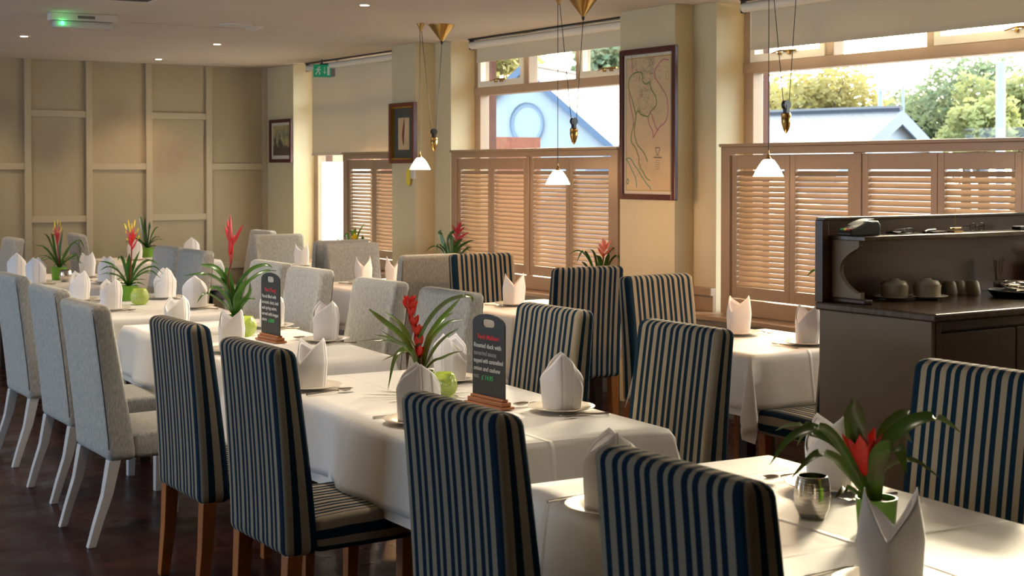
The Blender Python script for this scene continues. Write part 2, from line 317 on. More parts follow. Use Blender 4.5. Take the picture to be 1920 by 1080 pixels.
# window wall: piers, pilasters, low wall under the windows
LOWW=mat('blue_grey_boards',(.10,.12,.13),.6,noise=(6,.3,(1,1,.1)))
w=MB(); XO=6.665
for y0,y1 in ((13.86,YB),(10.61,11.42),(7.18,8.2),(YN,3.3)): w.box(XW,XO,y0,y1,0,CZ)
w.box(PX1,XW,7.41,8.01,0,CZ); w.box(PX2,XW,10.89,11.33,0,CZ)
struct(w.build('wall_right',WALL,smooth=False,bevel=.004))
w=MB()
for y0,y1 in ((11.42,13.86),(8.2,10.61),(3.3,7.18)): w.box(XW,XO,y0,y1,0,.66)
struct(w.build('wall_right_lower',LOWW,smooth=False))
w=MB(); w.box(6.02,XW,3.3,YB-.02,.655,.685); w.box(6.05,XW,3.3,YB-.02,.62,.655)
for y0,y1 in ((11.42,13.86),(8.2,10.61),(3.3,7.18)): w.box(XW,XF-.04,y0,y1,.66,.685)
struct(w.build('trim_3',SHUT,smooth=False,bevel=.004))
w=MB()
for x0,x1,y0,y1 in ((6.195,XW,7.18,7.385),(6.195,XW,10.61,10.865)): w.box(x0,x1,y0,y1,.79,.84); w.box(x0+.02,x1,y0,y1,.685,.79)
w.box(PX1-.025,PX1,7.385,8.01,.79,.84); w.box(PX1-.025,XW,7.385,7.41,.79,.84)
struct(w.build('trim_4',SHUT,smooth=False,bevel=.003))
# the unseen sides of the room: a long row of windows on the left
w=MB(); w.box(XL-.2,XL,YN,YB,0,.9); w.box(XL-.2,XL,YN,YB,2.2,CZ)
w.box(XL-.2,XL,YN,4.3,.9,2.2)
for y in (7.2,10.2,13.6): w.box(XL-.2,XL,y,y+(.4 if y<13 else 1),.9,2.2)
struct(w.build('wall_left',WALL,smooth=False)); struct(MB().box(XL-.2,7.2,YN-.2,YN,0,CZ).build('wall_front',WALL,smooth=False))
# ------------------------------------------------------------------ windows
REDB=mat('brown_red_brickwork',(.11,.04,.035),.8,noise=(8,.3))
def window(name,ya,yb,mull,openers,low_frost=None,zb=.70,label=None):
    """ya<yb; frame plane XF"""
    e_=MB(); x0,x1=XF-.04,XF+.05; zt=CZ-.02; t0,t1=2.255,2.325
    e_.box(x0,x1,ya,ya+.07,zb,zt); e_.box(x0,x1,yb-.09,yb,zb,zt); e_.box(x0,x1,ya,yb,zt-.05,zt); e_.box(x0,x1,ya,yb,zb,zb+.06); e_.box(x0-.01,x1,ya,yb,t0,t1)
    for y in mull: e_.box(x0,x1,y-.035,y+.035,t1,zt)
    if low_frost: 
        for y in low_frost: e_.box(x0,x1,y-.03,y+.03,zb,t0)
    fo=e_.build(name,FRAMEP,smooth=False,bevel=.004); struct(fo)
    ys=[ya+.035]+mull+[yb-.045]
    for i,(a,c) in enumerate(zip(ys,ys[1:])):
        g=MB().box(XF,XF+.004,a,c,t1,zt); 
        if i in openers:
            s=MB(); a2,c2=a+.03,c-.03; xx0,xx1=XF-.055,XF-.005
            s.box(xx0,xx1,a2,a2+.045,t1+.01,zt-.03); s.box(xx0,xx1,c2-.045,c2,t1+.01,zt-.03); s.box(xx0,xx1,a2,c2,t1,t1+.05); s.box(xx0,xx1,a2,c2,zt-.07,zt-.03)
            cs=s.build('casement_sash',CREAMP if i in openers else FRAMEP,fo,smooth=False,bevel=.003)
            h=MB(); ym=(a+c)/2; h.tube([(xx0-.012,ym-.11,t1+.052),(xx0-.015,ym,t1+.055),(xx0-.015,ym+.05,t1+.058),(xx0-.02,ym+.12,t1+.045)],[.008,.008,.006,.004],6); h.box(xx0-.02,xx0,ym-.05,ym-.03,t1+.03,t1+.06); h.box(xx0-.02,xx0,ym+.04,ym+.055,t1+.03,t1+.06)
            h.build('casement_stay',BRASS,cs)
        g.build('pane',PANE,fo,smooth=False)
    ls=[ya+.035]+(low_frost or [])+[yb-.045]
    for i,(a,c) in enumerate(zip(ls,ls[1:])):
        if low_frost and i==len(ls)-2:
            MB().box(XF,XF+.004,a,c,zb+.03,1.70).build('frosted_pane',FROST,fo,smooth=False); MB().box(XF,XF+.004,a,c,1.70,t0).build('pane',PANE,fo,smooth=False)
        else: MB().box(XF,XF+.004,a,c,zb+.03,t0).build('pane',PANE,fo,smooth=False)
    return fo
window('window_1',3.3,7.18,[4.30,5.60,6.40],[1,3])
window('window_2',8.2,10.61,[9.07,9.80],[0,2])
window('window_3',11.42,13.86,[12.6],[0],low_frost=[12.55])
w=MB()
for y in (7.18,10.61,13.86): w.box(XF+.055,XO+.01,y-.04,y,.66,CZ)
struct(w.build('trim_5',REDB,smooth=False))
# roller blinds
def blind(ya,yb,zbot,label):
    r=empty('roller_blind',(6.30,(ya+yb)/2,CZ-.02),0,label,'roller blind')
    L=(yb-ya)/2
    def cy(rr,y0,y1): return [(0,y0,-.035),(0,y1,-.035)]
    MB().tube([(0,-L,-.035),(0,L,-.035)],.032,20).build('roller_tube',CREAMP,r)
    MB().box(-.02,.02,-L-.012,-L,-.07,.015).box(-.02,.02,L,L+.012,-.07,.015).build('bracket',BLACK,r,smooth=False)
    MB().box(-.04,.04,-L,L,.008,.018).build('headrail',BLACK,r,smooth=False)
    zb=zbot-(CZ-.02)
    MB().box(.026,.029,-L+.04,L-.04,zb,-.03).build('blind_fabric',BLIND,r,smooth=False)
    MB().box(.020,.034,-L+.04,L-.04,zb-.004,zb+.018).build('hem_bar',BLIND,r,smooth=False)
    return r
blind(3.45,6.98,2.392,'long cream roller blind half lowered over the large right window')
blind(8.24,10.36,2.522,'cream roller blind raised high over the middle window with the white house view')
blind(11.45,13.62,1.768,'cream roller blind lowered furthest, over the far window beside the exit sign')
# shutters
def shutter_panel(r,o,y0,y1,zt,zb):
    h=(y1-y0)/2; Z=zt-zb; c=Vector((0,(y0+y1)/2-o,zb-.69))
    f=MB(); f.box(-.014,.014,-h,-h+.045,0,Z); f.box(-.014,.014,h-.045,h,0,Z); f.box(-.013,.013,-h+.045,h-.045,Z-.09,Z); f.box(-.013,.013,-h+.045,h-.045,0,.075)
    f=f.build('shutter_panel',SHUT,r,smooth=False,bevel=.003,loc=c)
    s=MB(); z=.075+.016; top=Z-.09
    while z<top-.004:
        dx,dz=.012,.0136
        s.obox((0,0,z),(dx,0,dz),(0,h-.047,0),(-.0016,0,.0013)); z+=.0337
    s.build('louvres',SHUT,f,smooth=False)
def shutter_bay(y0,y1,pairs,flabel,plabel=None):
    o=(y0+y1)/2; r=empty('louvred_shutters',(6.215,o,.69),0,flabel,'shutters')
    f=MB(); f.box(-.03,.03,y0-.085-o,y0-o,0,1.06); f.box(-.03,.03,y1-o,y1+.085-o,0,1.06)
    f.box(-.045,.035,y0-.09-o,y1+.09-o,1.075,1.095); f.box(-.03,.03,y0-.085-o,y1+.085-o,1.03,1.075); f.box(-.03,.03,y0-.085-o,y1+.085-o,0,.10)
    for a,c in zip(pairs,pairs[1:]): f.box(-.02,.02,a[1]-o,c[0]-o,.10,1.03)
    f.build('surround',SHUT,r,smooth=False,bevel=.004)
    for (a,c) in pairs:
        m_=(a+c)/2
        for (p,q) in ((a+.003,m_-.002),(m_+.002,c-.003)): shutter_panel(r,o,p,q,1.712,.797)
shutter_bay(3.62,6.985,[(3.62,4.70),(4.76,5.865),(5.925,6.985)],'long row of taupe louvred shutters across the right window, behind the sideboard',
 ['taupe louvred shutter panel of the right window, beyond the right edge of the sideboard','taupe louvred shutter panel of right window, rightmost in view above the sideboard','taupe louvred shutter panel above the sideboard hutch, right of the wider frame post gap','taupe louvred shutter panel just above the card terminal on the sideboard','taupe louvred shutter panel second from left under the right window','taupe louvred shutter panel behind the pendant lamp at the right window, leftmost there'])
shutter_bay(8.26,10.43,[(8.26,9.33),(9.37,10.43)],'four taupe louvred shutters across the middle window behind the striped chairs',
 ['taupe louvred shutter panel of the middle window, rightmost, beside the map','taupe louvred shutter panel directly behind the middle pendant lamp','taupe louvred shutter panel of the middle window, second from its left','taupe louvred shutter panel of the middle window, leftmost, behind the dark red plant'])
shutter_bay(11.42,12.50,[(11.42,12.50)],'short pair of taupe louvred shutters beside the bright frosted far pane',
 ['taupe louvred shutter panel of the far window, half hidden by the pillar','taupe louvred shutter panel of the far window next to the frosted pane'])
# ================================================================== CHAIRS
def chair_proto(kind):
    gray=kind=='grey'; fab=GRAY if gray else STRIPE; w=.50 if gray else .48
    r=empty('dining_chair',(0,0,0)); r['category']='chair'
    # local +X is the way the sitter faces; rear face path a0(t)
    prof=[]
    for i in range(13):
        z=.36+(1.04-.36)*i/12; q=(z-.36)/.68
        rear=-.245-(.075 if gray else .042)*q**1.6-(.008*math.sin(PI*q) if gray else 0); th=.124-.038*q
        prof.append((z,rear,rear+th))
    MB().slab(prof,w,.022,lambda t,a,y:(a,y,t),.03).build('backrest',fab,r,sharp=60)
    def seat(t,a,y): return (t,y,a)
    sw=w-.012
    MB().slab([(-.14,.365,.478),(0,.365,.486),(.14,.365,.488),(.25,.37,.480)],sw,.022,seat,.03).build('seat',fab,r,sharp=60)
    if gray:
        for sy in(-1,1): MB().tube([(p[1]+.0058,sy*(w/2-.0060),p[0]) for p in prof[1:-1]]+[(prof[-1][1]+.009,sy*(w/2-.012),1.022)],.0019,5).build('piping',DSEAM,r)
    lm=WHITEWOOD if gray else ORANGE
    def leg(pts,name='leg'):
        b=MB(); vs=[];n=len(pts)
        for (x,y,z,h) in pts: vs+=[(x-h,y-h,z),(x+h,y-h,z),(x+h,y+h,z),(x-h,y+h,z)]
        fs=[(3,2,1,0),tuple(4*(n-1)+k for k in range(4))]
        for i in range(n-1):
            for k in range(4): fs.append((4*i+k,4*i+(k+1)%4,4*i+4+(k+1)%4,4*i+4+k))
        b.add(vs,fs); b.build(name,lm,r,smooth=False,bevel=.003)
    for sy in(-1,1):
        y=sy*(w/2-.035)
        if gray: leg([(-.315,y,0,.017),(-.285,y,.10,.019),(-.245,y,.22,.022),(-.215,y,.368,.026)])
        else: leg([(-.235,y,0,.019),(-.215,y,.19,.024),(-.205,y,.368,.027)])
        leg([(.205,y,0,.018),(.215,y,.372,.025)])
    return r
PR={'grey':chair_proto('grey'),'striped':chair_proto('striped')}; USED=set()
def chair(kind,x,y,deg,label,group,scale=None):
    """x,y = chair's own centre on the floor; deg = facing direction, 0 = +X"""
    lab=label
    if kind in USED: return dup(PR[kind],(x,y,0),R(deg),lab,group,scale)
    USED.add(kind); c=PR[kind]; c.location=(x,y,0); c.rotation_euler=(0,0,R(deg)); c['label']=lab; c['group']=group
    if scale: c.scale=(scale,)*3
    return c
def chair_back(kind,px,py,px2,py2,deg,label,group,z=1.04,rear=True,scale=1.0):
    """place from the two ends of the backrest's top edge; the ends are unprojected at the chair's own height"""
    a,c=atz(px,py,z),atz(px2,py2,z); m_=(a+c)/2; off=(.31 if kind=='grey' else .262)-(0 if rear else .070); off*=scale
    d=R(deg); return chair(kind,m_.x+math.cos(d)*off,m_.y+math.sin(d)*off,deg,label,group,scale if scale!=1 else None)
SG='blue and cream striped dining chairs'; GG='grey upholstered dining chairs'
chair_back('striped',1135,835,1400,905,0,'blue striped chair nearest the bottom centre, its back towards us beside the nearest table',SG)
chair_back('striped',770,733,935,778,0,'blue striped chair in front of the table with the duck menu board, back towards us',SG)
chair_back('striped',418,632,525,655,0,'blue striped chair with a cloth corner resting on its seat, back towards us',SG)
chair_back('striped',283,592,370,608,0,'blue striped chair with orange legs next to the grey chairs, leftmost striped one',SG)
chair_back('striped',975,568,1070,582,180,'blue striped chair behind the clear napkin right of the duck menu board',SG,rear=False)
chair_back('striped',1200,598,1335,618,180,'blue striped chair at the right corner of the duck menu table, front towards us',SG,rear=False)
chair_back('striped',1740,676,1920,702,180,'blue striped chair at the far right edge below the sideboard',SG,rear=False)
chair_back('striped',1170,518,1310,514,-88,'blue striped chair facing us at the far end of the window table beside the sideboard',SG,rear=False)
chair_back('striped',1040,501,1170,499,87,'blue striped chair with its back to us under the map and the pink plant',SG)
chair_back('striped',848,476,968,475,-95,'blue striped chair facing us below the dark red window plant, next to a grey chair',SG,rear=False)
chair('striped',4.89,4.82,90,'blue striped chair half hidden by the sideboard, seat under the window tablecloth',SG)
chair_back('grey',113,556,175,575,0,'pale grey chair with white curved legs nearest the camera, beside the striped chair',GG)
chair_back('grey',58,534,98,548,0,'pale grey chair with white legs, second from the left in the aisle row',GG,z=1.03)
a=(1.99+.33,7.95)
chair('grey',2.27,8.22,0,'pale grey chair cut off by the left edge of the picture, in the aisle row',GG)
chair_back('grey',672,520,735,528,180,'grey chair left of the red flowered plant, beyond the duck menu table',GG,rear=False)
chair_back('grey',795,538,875,549,180,'grey chair directly behind the red flowered plant on the duck menu table',GG,rear=False)
chair_back('grey',545,500,600,504,180,'grey chair just right of the smaller chalkboard',GG,rear=False)
chair_back('grey',478,488,520,492,180,'grey chair behind the tall red spiked plant, left of the smaller chalkboard',GG,rear=False)
chair_back('grey',342,467,380,470,180,'blue-grey chair behind two napkins, beside the taupe grey chair',GG,rear=False)
chair_back('grey',296,460,326,463,180,'taupe grey chair in front of the table by the panelled wall',GG,rear=False)
chair('grey',2.92,13.05,180,'brownish grey chair at the left edge in front of the panelled wall',GG,.98)
chair('grey',4.16,13.55,-4,'brownish grey chair against the panelled wall behind the yellow tipped plant',GG,.98)
chair('grey',5.40,13.32,180,'dim grey chair in the far corner below the small cityscape picture',GG,.98)
chair('grey',5.42,12.15,-92,'brightly lit grey chair facing us beside the frosted window pane',GG,.98)
chair('grey',5.36,10.50,-91,'grey chair facing us in front of the far shutters, nearer of two back to back',GG,.97)
chair('grey',5.39,11.26,89,'grey chair seen as a sliver above the one facing us at the far shutters',GG,.985)
chair('grey',5.13,9.28,89,'grey chair seen from behind, tucked against the striped chair below the dark red plant',GG,.97)
# ================================================================== TABLES
def cloth_mesh(mb,a,b_,h,z0,rnd=.015,seed=0,flare=.07,wav=.02,over=0):
    rr=random.Random(seed); p1,p2,p3=[rr.uniform(0,6) for _ in range(3)]
    nu,nv=56,72; A,B=a+h,b_+h
    # dense near the edges
    def coords(a,h,n):
        c=[-(a+h)+h*i/10 for i in range(10)]+[-a+2*a*i/n for i in range(n+1)]+[a+h*(i+1)/10 for i in range(10)]
        return c
    us=coords(a,h,14); vs_=coords(b_,h,22); vs=[]
    for t in vs_:
        for s in us:
            dx=max(abs(s)-a,0); dy=max(abs(t)-b_,0); sx=1 if s>=0 else -1; sy=1 if t>=0 else -1
            x=max(-a,min(a,s)); y=max(-b_,min(b_,t)); d=math.hypot(dx,dy)
            if d==0: z=z0+.0012*math.sin(5*s+p1)*math.sin(4*t+p2); vs.append((x,y,z)); continue
            # rounded edge
            out=rnd*(1-math.exp(-d/rnd)); drop=max(d-out*.8,0)
            if dx>0 and dy>0:
                ph=math.atan2(dy,dx); k=math.sin(2*ph)**1.5
                o=out+drop*(flare+.24*k); dz=drop*math.sqrt(max(1-(.24*k)**2,0))
                nx,ny=math.cos(ph),math.sin(ph)
                # tucked folds either side of the ridge
                tuck=drop*.16*math.sin(4*ph); x+=sx*(o*nx-tuck*ny*-1*0-abs(0)); y+=sy*o*ny
                x-=sx*drop*.10*(math.sin(2*ph)**2)*(1 if ph>PI/4 else 0); y-=sy*drop*.10*(math.sin(2*ph)**2)*(1 if ph<PI/4 else 0)
                vs.append((x,y,z0-dz))
            elif dx>0:
                wv=wav*drop/h*(math.sin(9*t+p1)+.6*math.sin(17*t+p3)); vs.append((x+sx*(out+drop*flare+wv),y,z0-drop))
            else:
                wv=wav*drop/h*(math.sin(10*s+p2)+.6*math.sin(19*s+p1)); vs.append((x,y+sy*(out+drop*flare+wv),z0-drop))
    n=len(us); fs=[(j*n+i,j*n+i+1,(j+1)*n+i+1,(j+1)*n+i) for j in range(len(vs_)-1) for i in range(n-1)]
    mb.add(vs,fs); return mb
TAB={}
def table(key,cx,cy,a,b_,ang,desc,top=.735):
    t=empty('dining_table',(cx,cy,0),R(ang),'dark legged table under the cloths '+desc,'table','cloth covered dining tables')
    MB().box(-a,a,-b_,b_,top-.03,top).build('tabletop',DARKWOOD,t,smooth=False,bevel=.003)
    MB().box(-a+.06,a-.06,-b_+.06,b_-.06,top-.10,top-.03).build('apron',DARKWOOD,t,smooth=False)
    for sx in(-1,1):
        for sy in(-1,1):
            x,y=sx*(a-.075),sy*(b_-.10); MB().box(x-.03,x+.03,y-.03,y+.03,0,top-.03).build('leg',DARKWOOD,t,smooth=False,bevel=.003)
    u=cloth_mesh(MB(),a+.003,b_+.003,.30,top+.003,seed=len(TAB)*5+1,flare=.01,wav=.005).build('under_cloth',CLOTH,smooth=True,sharp=80)
    u.location=(cx,cy,0); u.rotation_euler=(0,0,R(ang)); tag(u,'plain white under cloth '+desc,'tablecloth','white under tablecloths')
    o=cloth_mesh(MB(),a+.007,b_+.007,.27,top+.008,seed=len(TAB)*7+3).build('tablecloth',CLOTH,smooth=True,sharp=80)
    md=o.modifiers.new('solid','SOLIDIFY'); md.thickness=.0015; md.offset=1
    o.location=(cx,cy,0); o.rotation_euler=(0,0,R(ang)); tag(o,'white top tablecloth '+desc,'tablecloth','white top tablecloths')
    TAB[key]=(cx,cy,a,b_,ang); return t
ZT=.7465
D0='on the nearest table at lower right'; D1='on the duck menu table'; D2='on the table with the smaller chalkboard'
D3='on the table with the round green bowl'; D4='on the far left table with the silver bowl'; D5='on the table by the panelled wall'
DW1='on the window table by the sideboard'; DW2='on the window table between striped chairs'; DGB='on the grey chair window table'; DGA='on the farthest window table'
table('T0',2.55,2.48,.43,.80,-4,D0); table('T1',2.71,4.66,.41,.86,-4,D1); table('T2',2.86,6.95,.385,.95,-4,D2)
table('T3',3.00,9.15,.40,.78,-4,D3); table('T4',3.16,11.42,.40,.80,-4,D4); table('T5',4.68,13.66,.50,.42,0,D5)
table('TW1',5.03,5.46,.41,.39,0,DW1); table('TW2',5.05,7.60,.38,.40,0,DW2); table('TGB',5.08,9.72,.42,.40,0,DGB); table('TGA',5.42,11.80-.0,.36,.30,0,DGA)
# ------------------------------------------------------------------ napkins, saucers, cutlery
def napkin_proto(h=.20,seed=0,wide=1.0):
    rr=random.Random(seed); hv=.108+rr.uniform(-.012,.01); b=MB(); N=48; V=14
    lean=rr.uniform(-.012,.012)
    def ptz(th,v,sc_,hp,tw):
        # th=0 front peak, pi back peak ; ridge at the peaks
        a=abs(((th+PI)%(2*PI))-PI); q=min(a,PI-a)/(PI/2)      # 0 at peaks, 1 at valleys
        pk=hp if a<PI/2 else hp*.965
        hh=hv+(pk-hv)*(1-q)**.82; z=hh*v
        n_=1.45; c,s_=math.cos(th),math.sin(th); base=1/((abs(c)**n_+abs(s_)**n_)**(1/n_))
        rx=.060*wide; ry=.068*wide; f=1+.12*min(z/.11,1)
        if z>.105: f=1.12-(z-.105)/.095*.26*(1-q*.6)
        f*=sc_; x=rx*base*c*f; y=ry*base*s_*f
        x+=.004*math.sin(3*th+seed)+lean*z*5*(.5); return (x,y+.003*math.sin(5*th+seed*2)*v,z)
    b.grid(lambda u,v:ptz(u*2*PI,v,1.0,h,0),N,V)
    b.grid(lambda u,v:ptz(u*2*PI+.35,v,.90,h*.93,0),N,V)
    # wrap-over flap: diagonal band on the side
    def flap(u,v):
        th=PI*.18+u*PI*.72; x,y,z=ptz(th,v*(.35+.62*(1-u)),1.035,h,0); return (x,y,z)
    b.grid(flap,20,8)
    o=b.build('folded_napkin',NAPKIN,smooth=True,sharp=38); md=o.modifiers.new('solid','SOLIDIFY'); md.thickness=.0018; md.offset=0
    return o
NP=[napkin_proto(.200,1),napkin_proto(.205,2,1.04),napkin_proto(.195,5,.98),napkin_proto(.208,9)]
NUSED=set()
pp=MB(); pp.lathe([(0.0,.003),(.035,.0),(.040,.002),(.070,.005),(.118,.015),(.123,.018),(.119,.019),(.070,.009),(.040,.006),(0,.006)],n=40)
PLATE=pp.build('saucer_plate',CHINA); PU=[0]
def cutlery_proto():
    b=MB(); b.tube([(-.095,0,.004),(-.05,0,.005),(.02,0,.010),(.045,0,.008)],[.0045,.004,.0028,.003],8)
    def bowl(u,v):
        th=u*2*PI; rr=v; return (.078+.034*rr*math.cos(th),.0215*rr*math.sin(th)*(1-.15*math.cos(th)),.004+.009*rr*rr)
    b.grid(bowl,20,5); sp=b.build('spoon',STEEL); md=sp.modifiers.new('s','SOLIDIFY'); md.thickness=.0012
    b=MB(); b.tube([(-.095,0,.004),(-.05,0,.005),(.02,0,.010),(.045,0,.008)],[.0045,.004,.0028,.003],8)
    b.add([(.042,-.004,.008),(.055,-.011,.006),(.070,-.011,.006),(.070,.011,.006),(.055,.011,.006),(.042,.004,.008)],[(0,1,2,3,4,5)])
    for y in(-.0095,-.0032,.0032,.0095): b.tube([(.068,y,.006),(.085,y,.006),(.10,y,.012)],[.0018,.0018,.001],5)
    fk=b.build('fork',STEEL); return sp,fk
SPOON,FORK=cutlery_proto(); CU={'s':0,'f':0}
def put(proto,used,loc,rz,label,cat,group):
    if not used[0]: o=proto; used[0]=1
    else: o=proto.copy(); COL.objects.link(o)
    o.location=loc; o.rotation_euler=(0,0,rz); return tag(o,label,cat,group)
us,uf,upl=[0],[0],[0]; NU=[[0] for _ in NP]
def place(x,y,face,ndeg,desc,spoon=True,fork=True,variant=0,plate=True,hs=1):
    """one setting; face = direction the sitter faces (deg)"""
    d=R(face); ux,uy=math.cos(d),math.sin(d); lx,ly=-uy,ux; z=ZT
    if plate: put(PLATE,upl,(x,y,z),0,'cream saucer '+desc,'plate','cream saucers')
    n_=put(NP[variant],NU[variant],(x,y,z+(.0065 if plate else 0)),R(ndeg),'white peaked napkin '+desc,'napkin','peaked white napkins'); n_.scale=(1,1,hs)
    if spoon: put(SPOON,us,(x-lx*.155-ux*.0,y-ly*.155,z),d+R(3),'steel spoon '+desc,'spoon','spoons')
    if fork: put(FORK,uf,(x+lx*.150,y+ly*.150,z),d-R(4),'steel fork '+desc,'fork','forks')
S='standing '
VD=32.9  # azimuth helper: 0 deg faces +X. camera direction seen from the tables is about 237 deg
def toward(x,y): return math.degrees(math.atan2(-y,-x))
PLACES=[ # px,py(base), facing, napkin turn relative to the camera, variant, description
 ('a',2.205,2.935,0, 12,1,'hidden behind the nearest striped chair, on the nearest table'),
 ('b',2.86,2.82,180,35,0,'just behind the red centred plant on the nearest table'),
 ('c',2.27,2.06,0, 88,3,'cut by the bottom edge in front of the red centred plant'),
 ('d',2.41,4.32,0, 10,1,'behind the striped chair, near aisle place of the duck menu table'),
 ('e',2.43,5.23,0, 50,0,'at the far aisle place of the duck menu table'),
 ('f',2.97,4.26,180,5,3,'in clear view right of the duck menu board'),
 ('g',3.00,5.11,180,-30,2,'between the red flowered plant and the duck menu board'),
 ('h',2.60,6.50,0, 50,0,'between two striped chair tops, left of the green glass globe'),
 ('i',2.66,7.42,0, 45,2,'above the leftmost striped chair on the smaller chalkboard table'),
 ('j',3.19,7.38,180,20,2,'half hidden behind the smaller chalkboard'),
 ('k',3.16,6.63,180,35,1,'right of the smaller chalkboard beside the grey chairs'),
 ('l',2.74,8.82,0, 35,2,'left of the green pot at the near aisle place, green bowl table'),
 ('m',2.76,9.56,0, 30,0,'at the far aisle place, green bowl table'),
 ('n',3.30,9.43,180,15,3,'right of the yellow tipped plant, far side, green bowl table'),
 ('o',3.23,8.68,180,0,1,'left of the red spiked plant, near right corner, green bowl table'),
 ('p',2.93,11.90,0, 0,0,'leftmost of all by the picture edge, far left table'),
 ('q',2.88,11.12,0, -15,1,'second from the left edge, just left of the far green pot'),
 ('r',3.42,11.63,180,40,0,'right of the silver bowl at the far end, far left table'),
 ('s',3.38,10.98,180,25,1,'right of the silver bowl at the near end, far left table'),
 ('t',4.46,13.60,0, 10,2,'left of the flowerless plant by the panelled wall'),
 ('u',5.02,13.57,180,0,1,'peeping above a grey chair, table by the panelled wall'),
 ('v',5.45,11.93,-90,80,3,'in front of the brightly lit grey chair, front one'),
 ('v2',5.68,11.64,90,60,2,'right behind another, beside the brightly lit grey chair'),
 ('w',5.02,9.86,-90,86,3,'in front of the back to back grey chairs, left one'),
 ('x',5.29,9.87,-90,94,3,'in front of the back to back grey chairs, right one'),
 ('y',5.02,7.74,-90,92,1,'in front of the striped chair below the dark red window plant'),
 ('z1',5.13,5.72,-90,60,1,'farther from the sideboard on its window table'),
 ('z2',5.12,5.20,90,48,0,'on the window table, touching the sideboard edge'),
]
FIX={'c':(1635,1082),'i':None}
for k,x,y,face,nt_,v,desc in PLACES:
    hs={'c':1.02,'x':.95}.get(k,1)
    place(x,y,face,toward(x,y)+nt_,desc,variant=v,hs=hs)
put(SPOON,us,(2.42,1.76,ZT),R(35),'steel spoon cut by the right edge on the nearest table','spoon','spoons')
# ================================================================== PLANTS
def catmull(P,n=8):
    P=[Vector(p) for p in P]; P=[P[0]*2-P[1]]+P+[P[-1]*2-P[-2]]; out=[]
    for i in range(1,len(P)-2):
        for k in range(n):
            t=k/n; a,b,c,d=P[i-1:i+3]; out.append(.5*((2*b)+(c-a)*t+(2*a-5*b+4*c-d)*t*t+(3*b-a-3*c+d)*t**3))
    out.append(P[-2]); return out
def leaf(mb,pts,w,cen,tip=.15,base=.55,fold=.25,mi=0,blunt=False):
    C=catmull(pts,6); n=len(C)-1; vs=[];fs=[]
    for i,p in enumerate(C):
        u=i/n; t=(C[min(i+1,n)]-C[max(i-1,0)]).normalized()
        hz=t.cross(Vector((0,0,1))); hz=hz.normalized() if hz.length>.05 else Vector((1,0,0))
        sp=t.cross(fw); sp=sp.normalized() if sp.length>.05 else hz
        if sp.dot(hz)<0: sp=-sp
        wd=(hz*.8+sp*.75).normalized(); nn=t.cross(wd).normalized()
        if nn.z<0: nn=-nn
        ww=w/2*(base+(1-base)*min(u/.35,1))*((1-max(0,(u-.55)/.45)**(4 if blunt else 1.6)) if u<1 else (.35 if blunt else .02))
        vs+=[p+wd*ww+nn*ww*fold,p-nn*ww*fold*.4,p-wd*ww+nn*ww*fold]
    for i in range(n):
        for k in range(2): fs.append((3*i+k,3*i+k+1,3*i+4+k,3*i+3+k))
    mb.add(vs,fs,mi=mi)
def spike(mb,a,b,w,mi=0,n=5):
    a,b=Vector(a),Vector(b); mb.tube([a,a.lerp(b,.35),a.lerp(b,.75),b],[w*.45,w,w*.6,w*.05],n,mi=mi)
def bromeliad(base,label,leaves=(),flower=None,pot=True,lw=.022,leafmat=None,rand=0,rlen=.28,rseed=1,pr=.055,ph=.095,group=None,potmat=None,name='bromeliad'):
    """leaves: (px polyline, depth offset of the tip in m, width). Everything is stored relative to the plant's base."""
    base=Vector(base); d0=depth(base); r=empty(name,base,0,label,'potted plant',group); top=base+Vector((0,0,ph))
    if pot:
        MB().lathe([(0,0),(pr*.86,0),(pr*.9,.004),(pr,ph-.012),(pr*1.02,ph),(pr*.93,ph),(pr*.90,ph-.014),(0,ph-.014)],n=32).build('pot',potmat or GREENPOT,r,sharp=50)
        MB().lathe([(0,ph-.008),(pr*.6,ph-.009),(pr*.91,ph-.013)],n=20).build('soil',SOIL,r)
    mb=MB()
    for px,dz,w in leaves:
        n=len(px); pts=[]
        for i,(x,y) in enumerate(px):
            q=i/(n-1); p=atd(x,y,d0+dz*q); pts.append(p-base)
        pts[0]=Vector((pts[0].x*.3,pts[0].y*.3,ph-.01))
        leaf(mb,pts,w,None,blunt=w<0) if w>0 else leaf(mb,pts,-w,None,blunt=True)
    rr=random.Random(rseed)
    for k in range(rand):
        a=2*PI*(k+rr.random()*.6)/rand; L=rlen*rr.uniform(.7,1.1); rise=rr.uniform(.35,.9); dr=rr.uniform(.1,.5); pts=[]
        for i in range(6):
            q=i/5; rad=L*q*(1-.3*rise*(1-q)); z=ph-.01+L*(rise*1.5*q-(rise*.75+dr)*q*q); pts.append((rad*math.cos(a)*.85,rad*math.sin(a)*.85,z))
        leaf(mb,pts,lw*rr.uniform(.8,1.1),None)
    o=mb.build('foliage',leafmat or LEAF,r,sharp=70); 
    if flower: flower(r,base,d0)
    return r
def L(*p): return list(p)
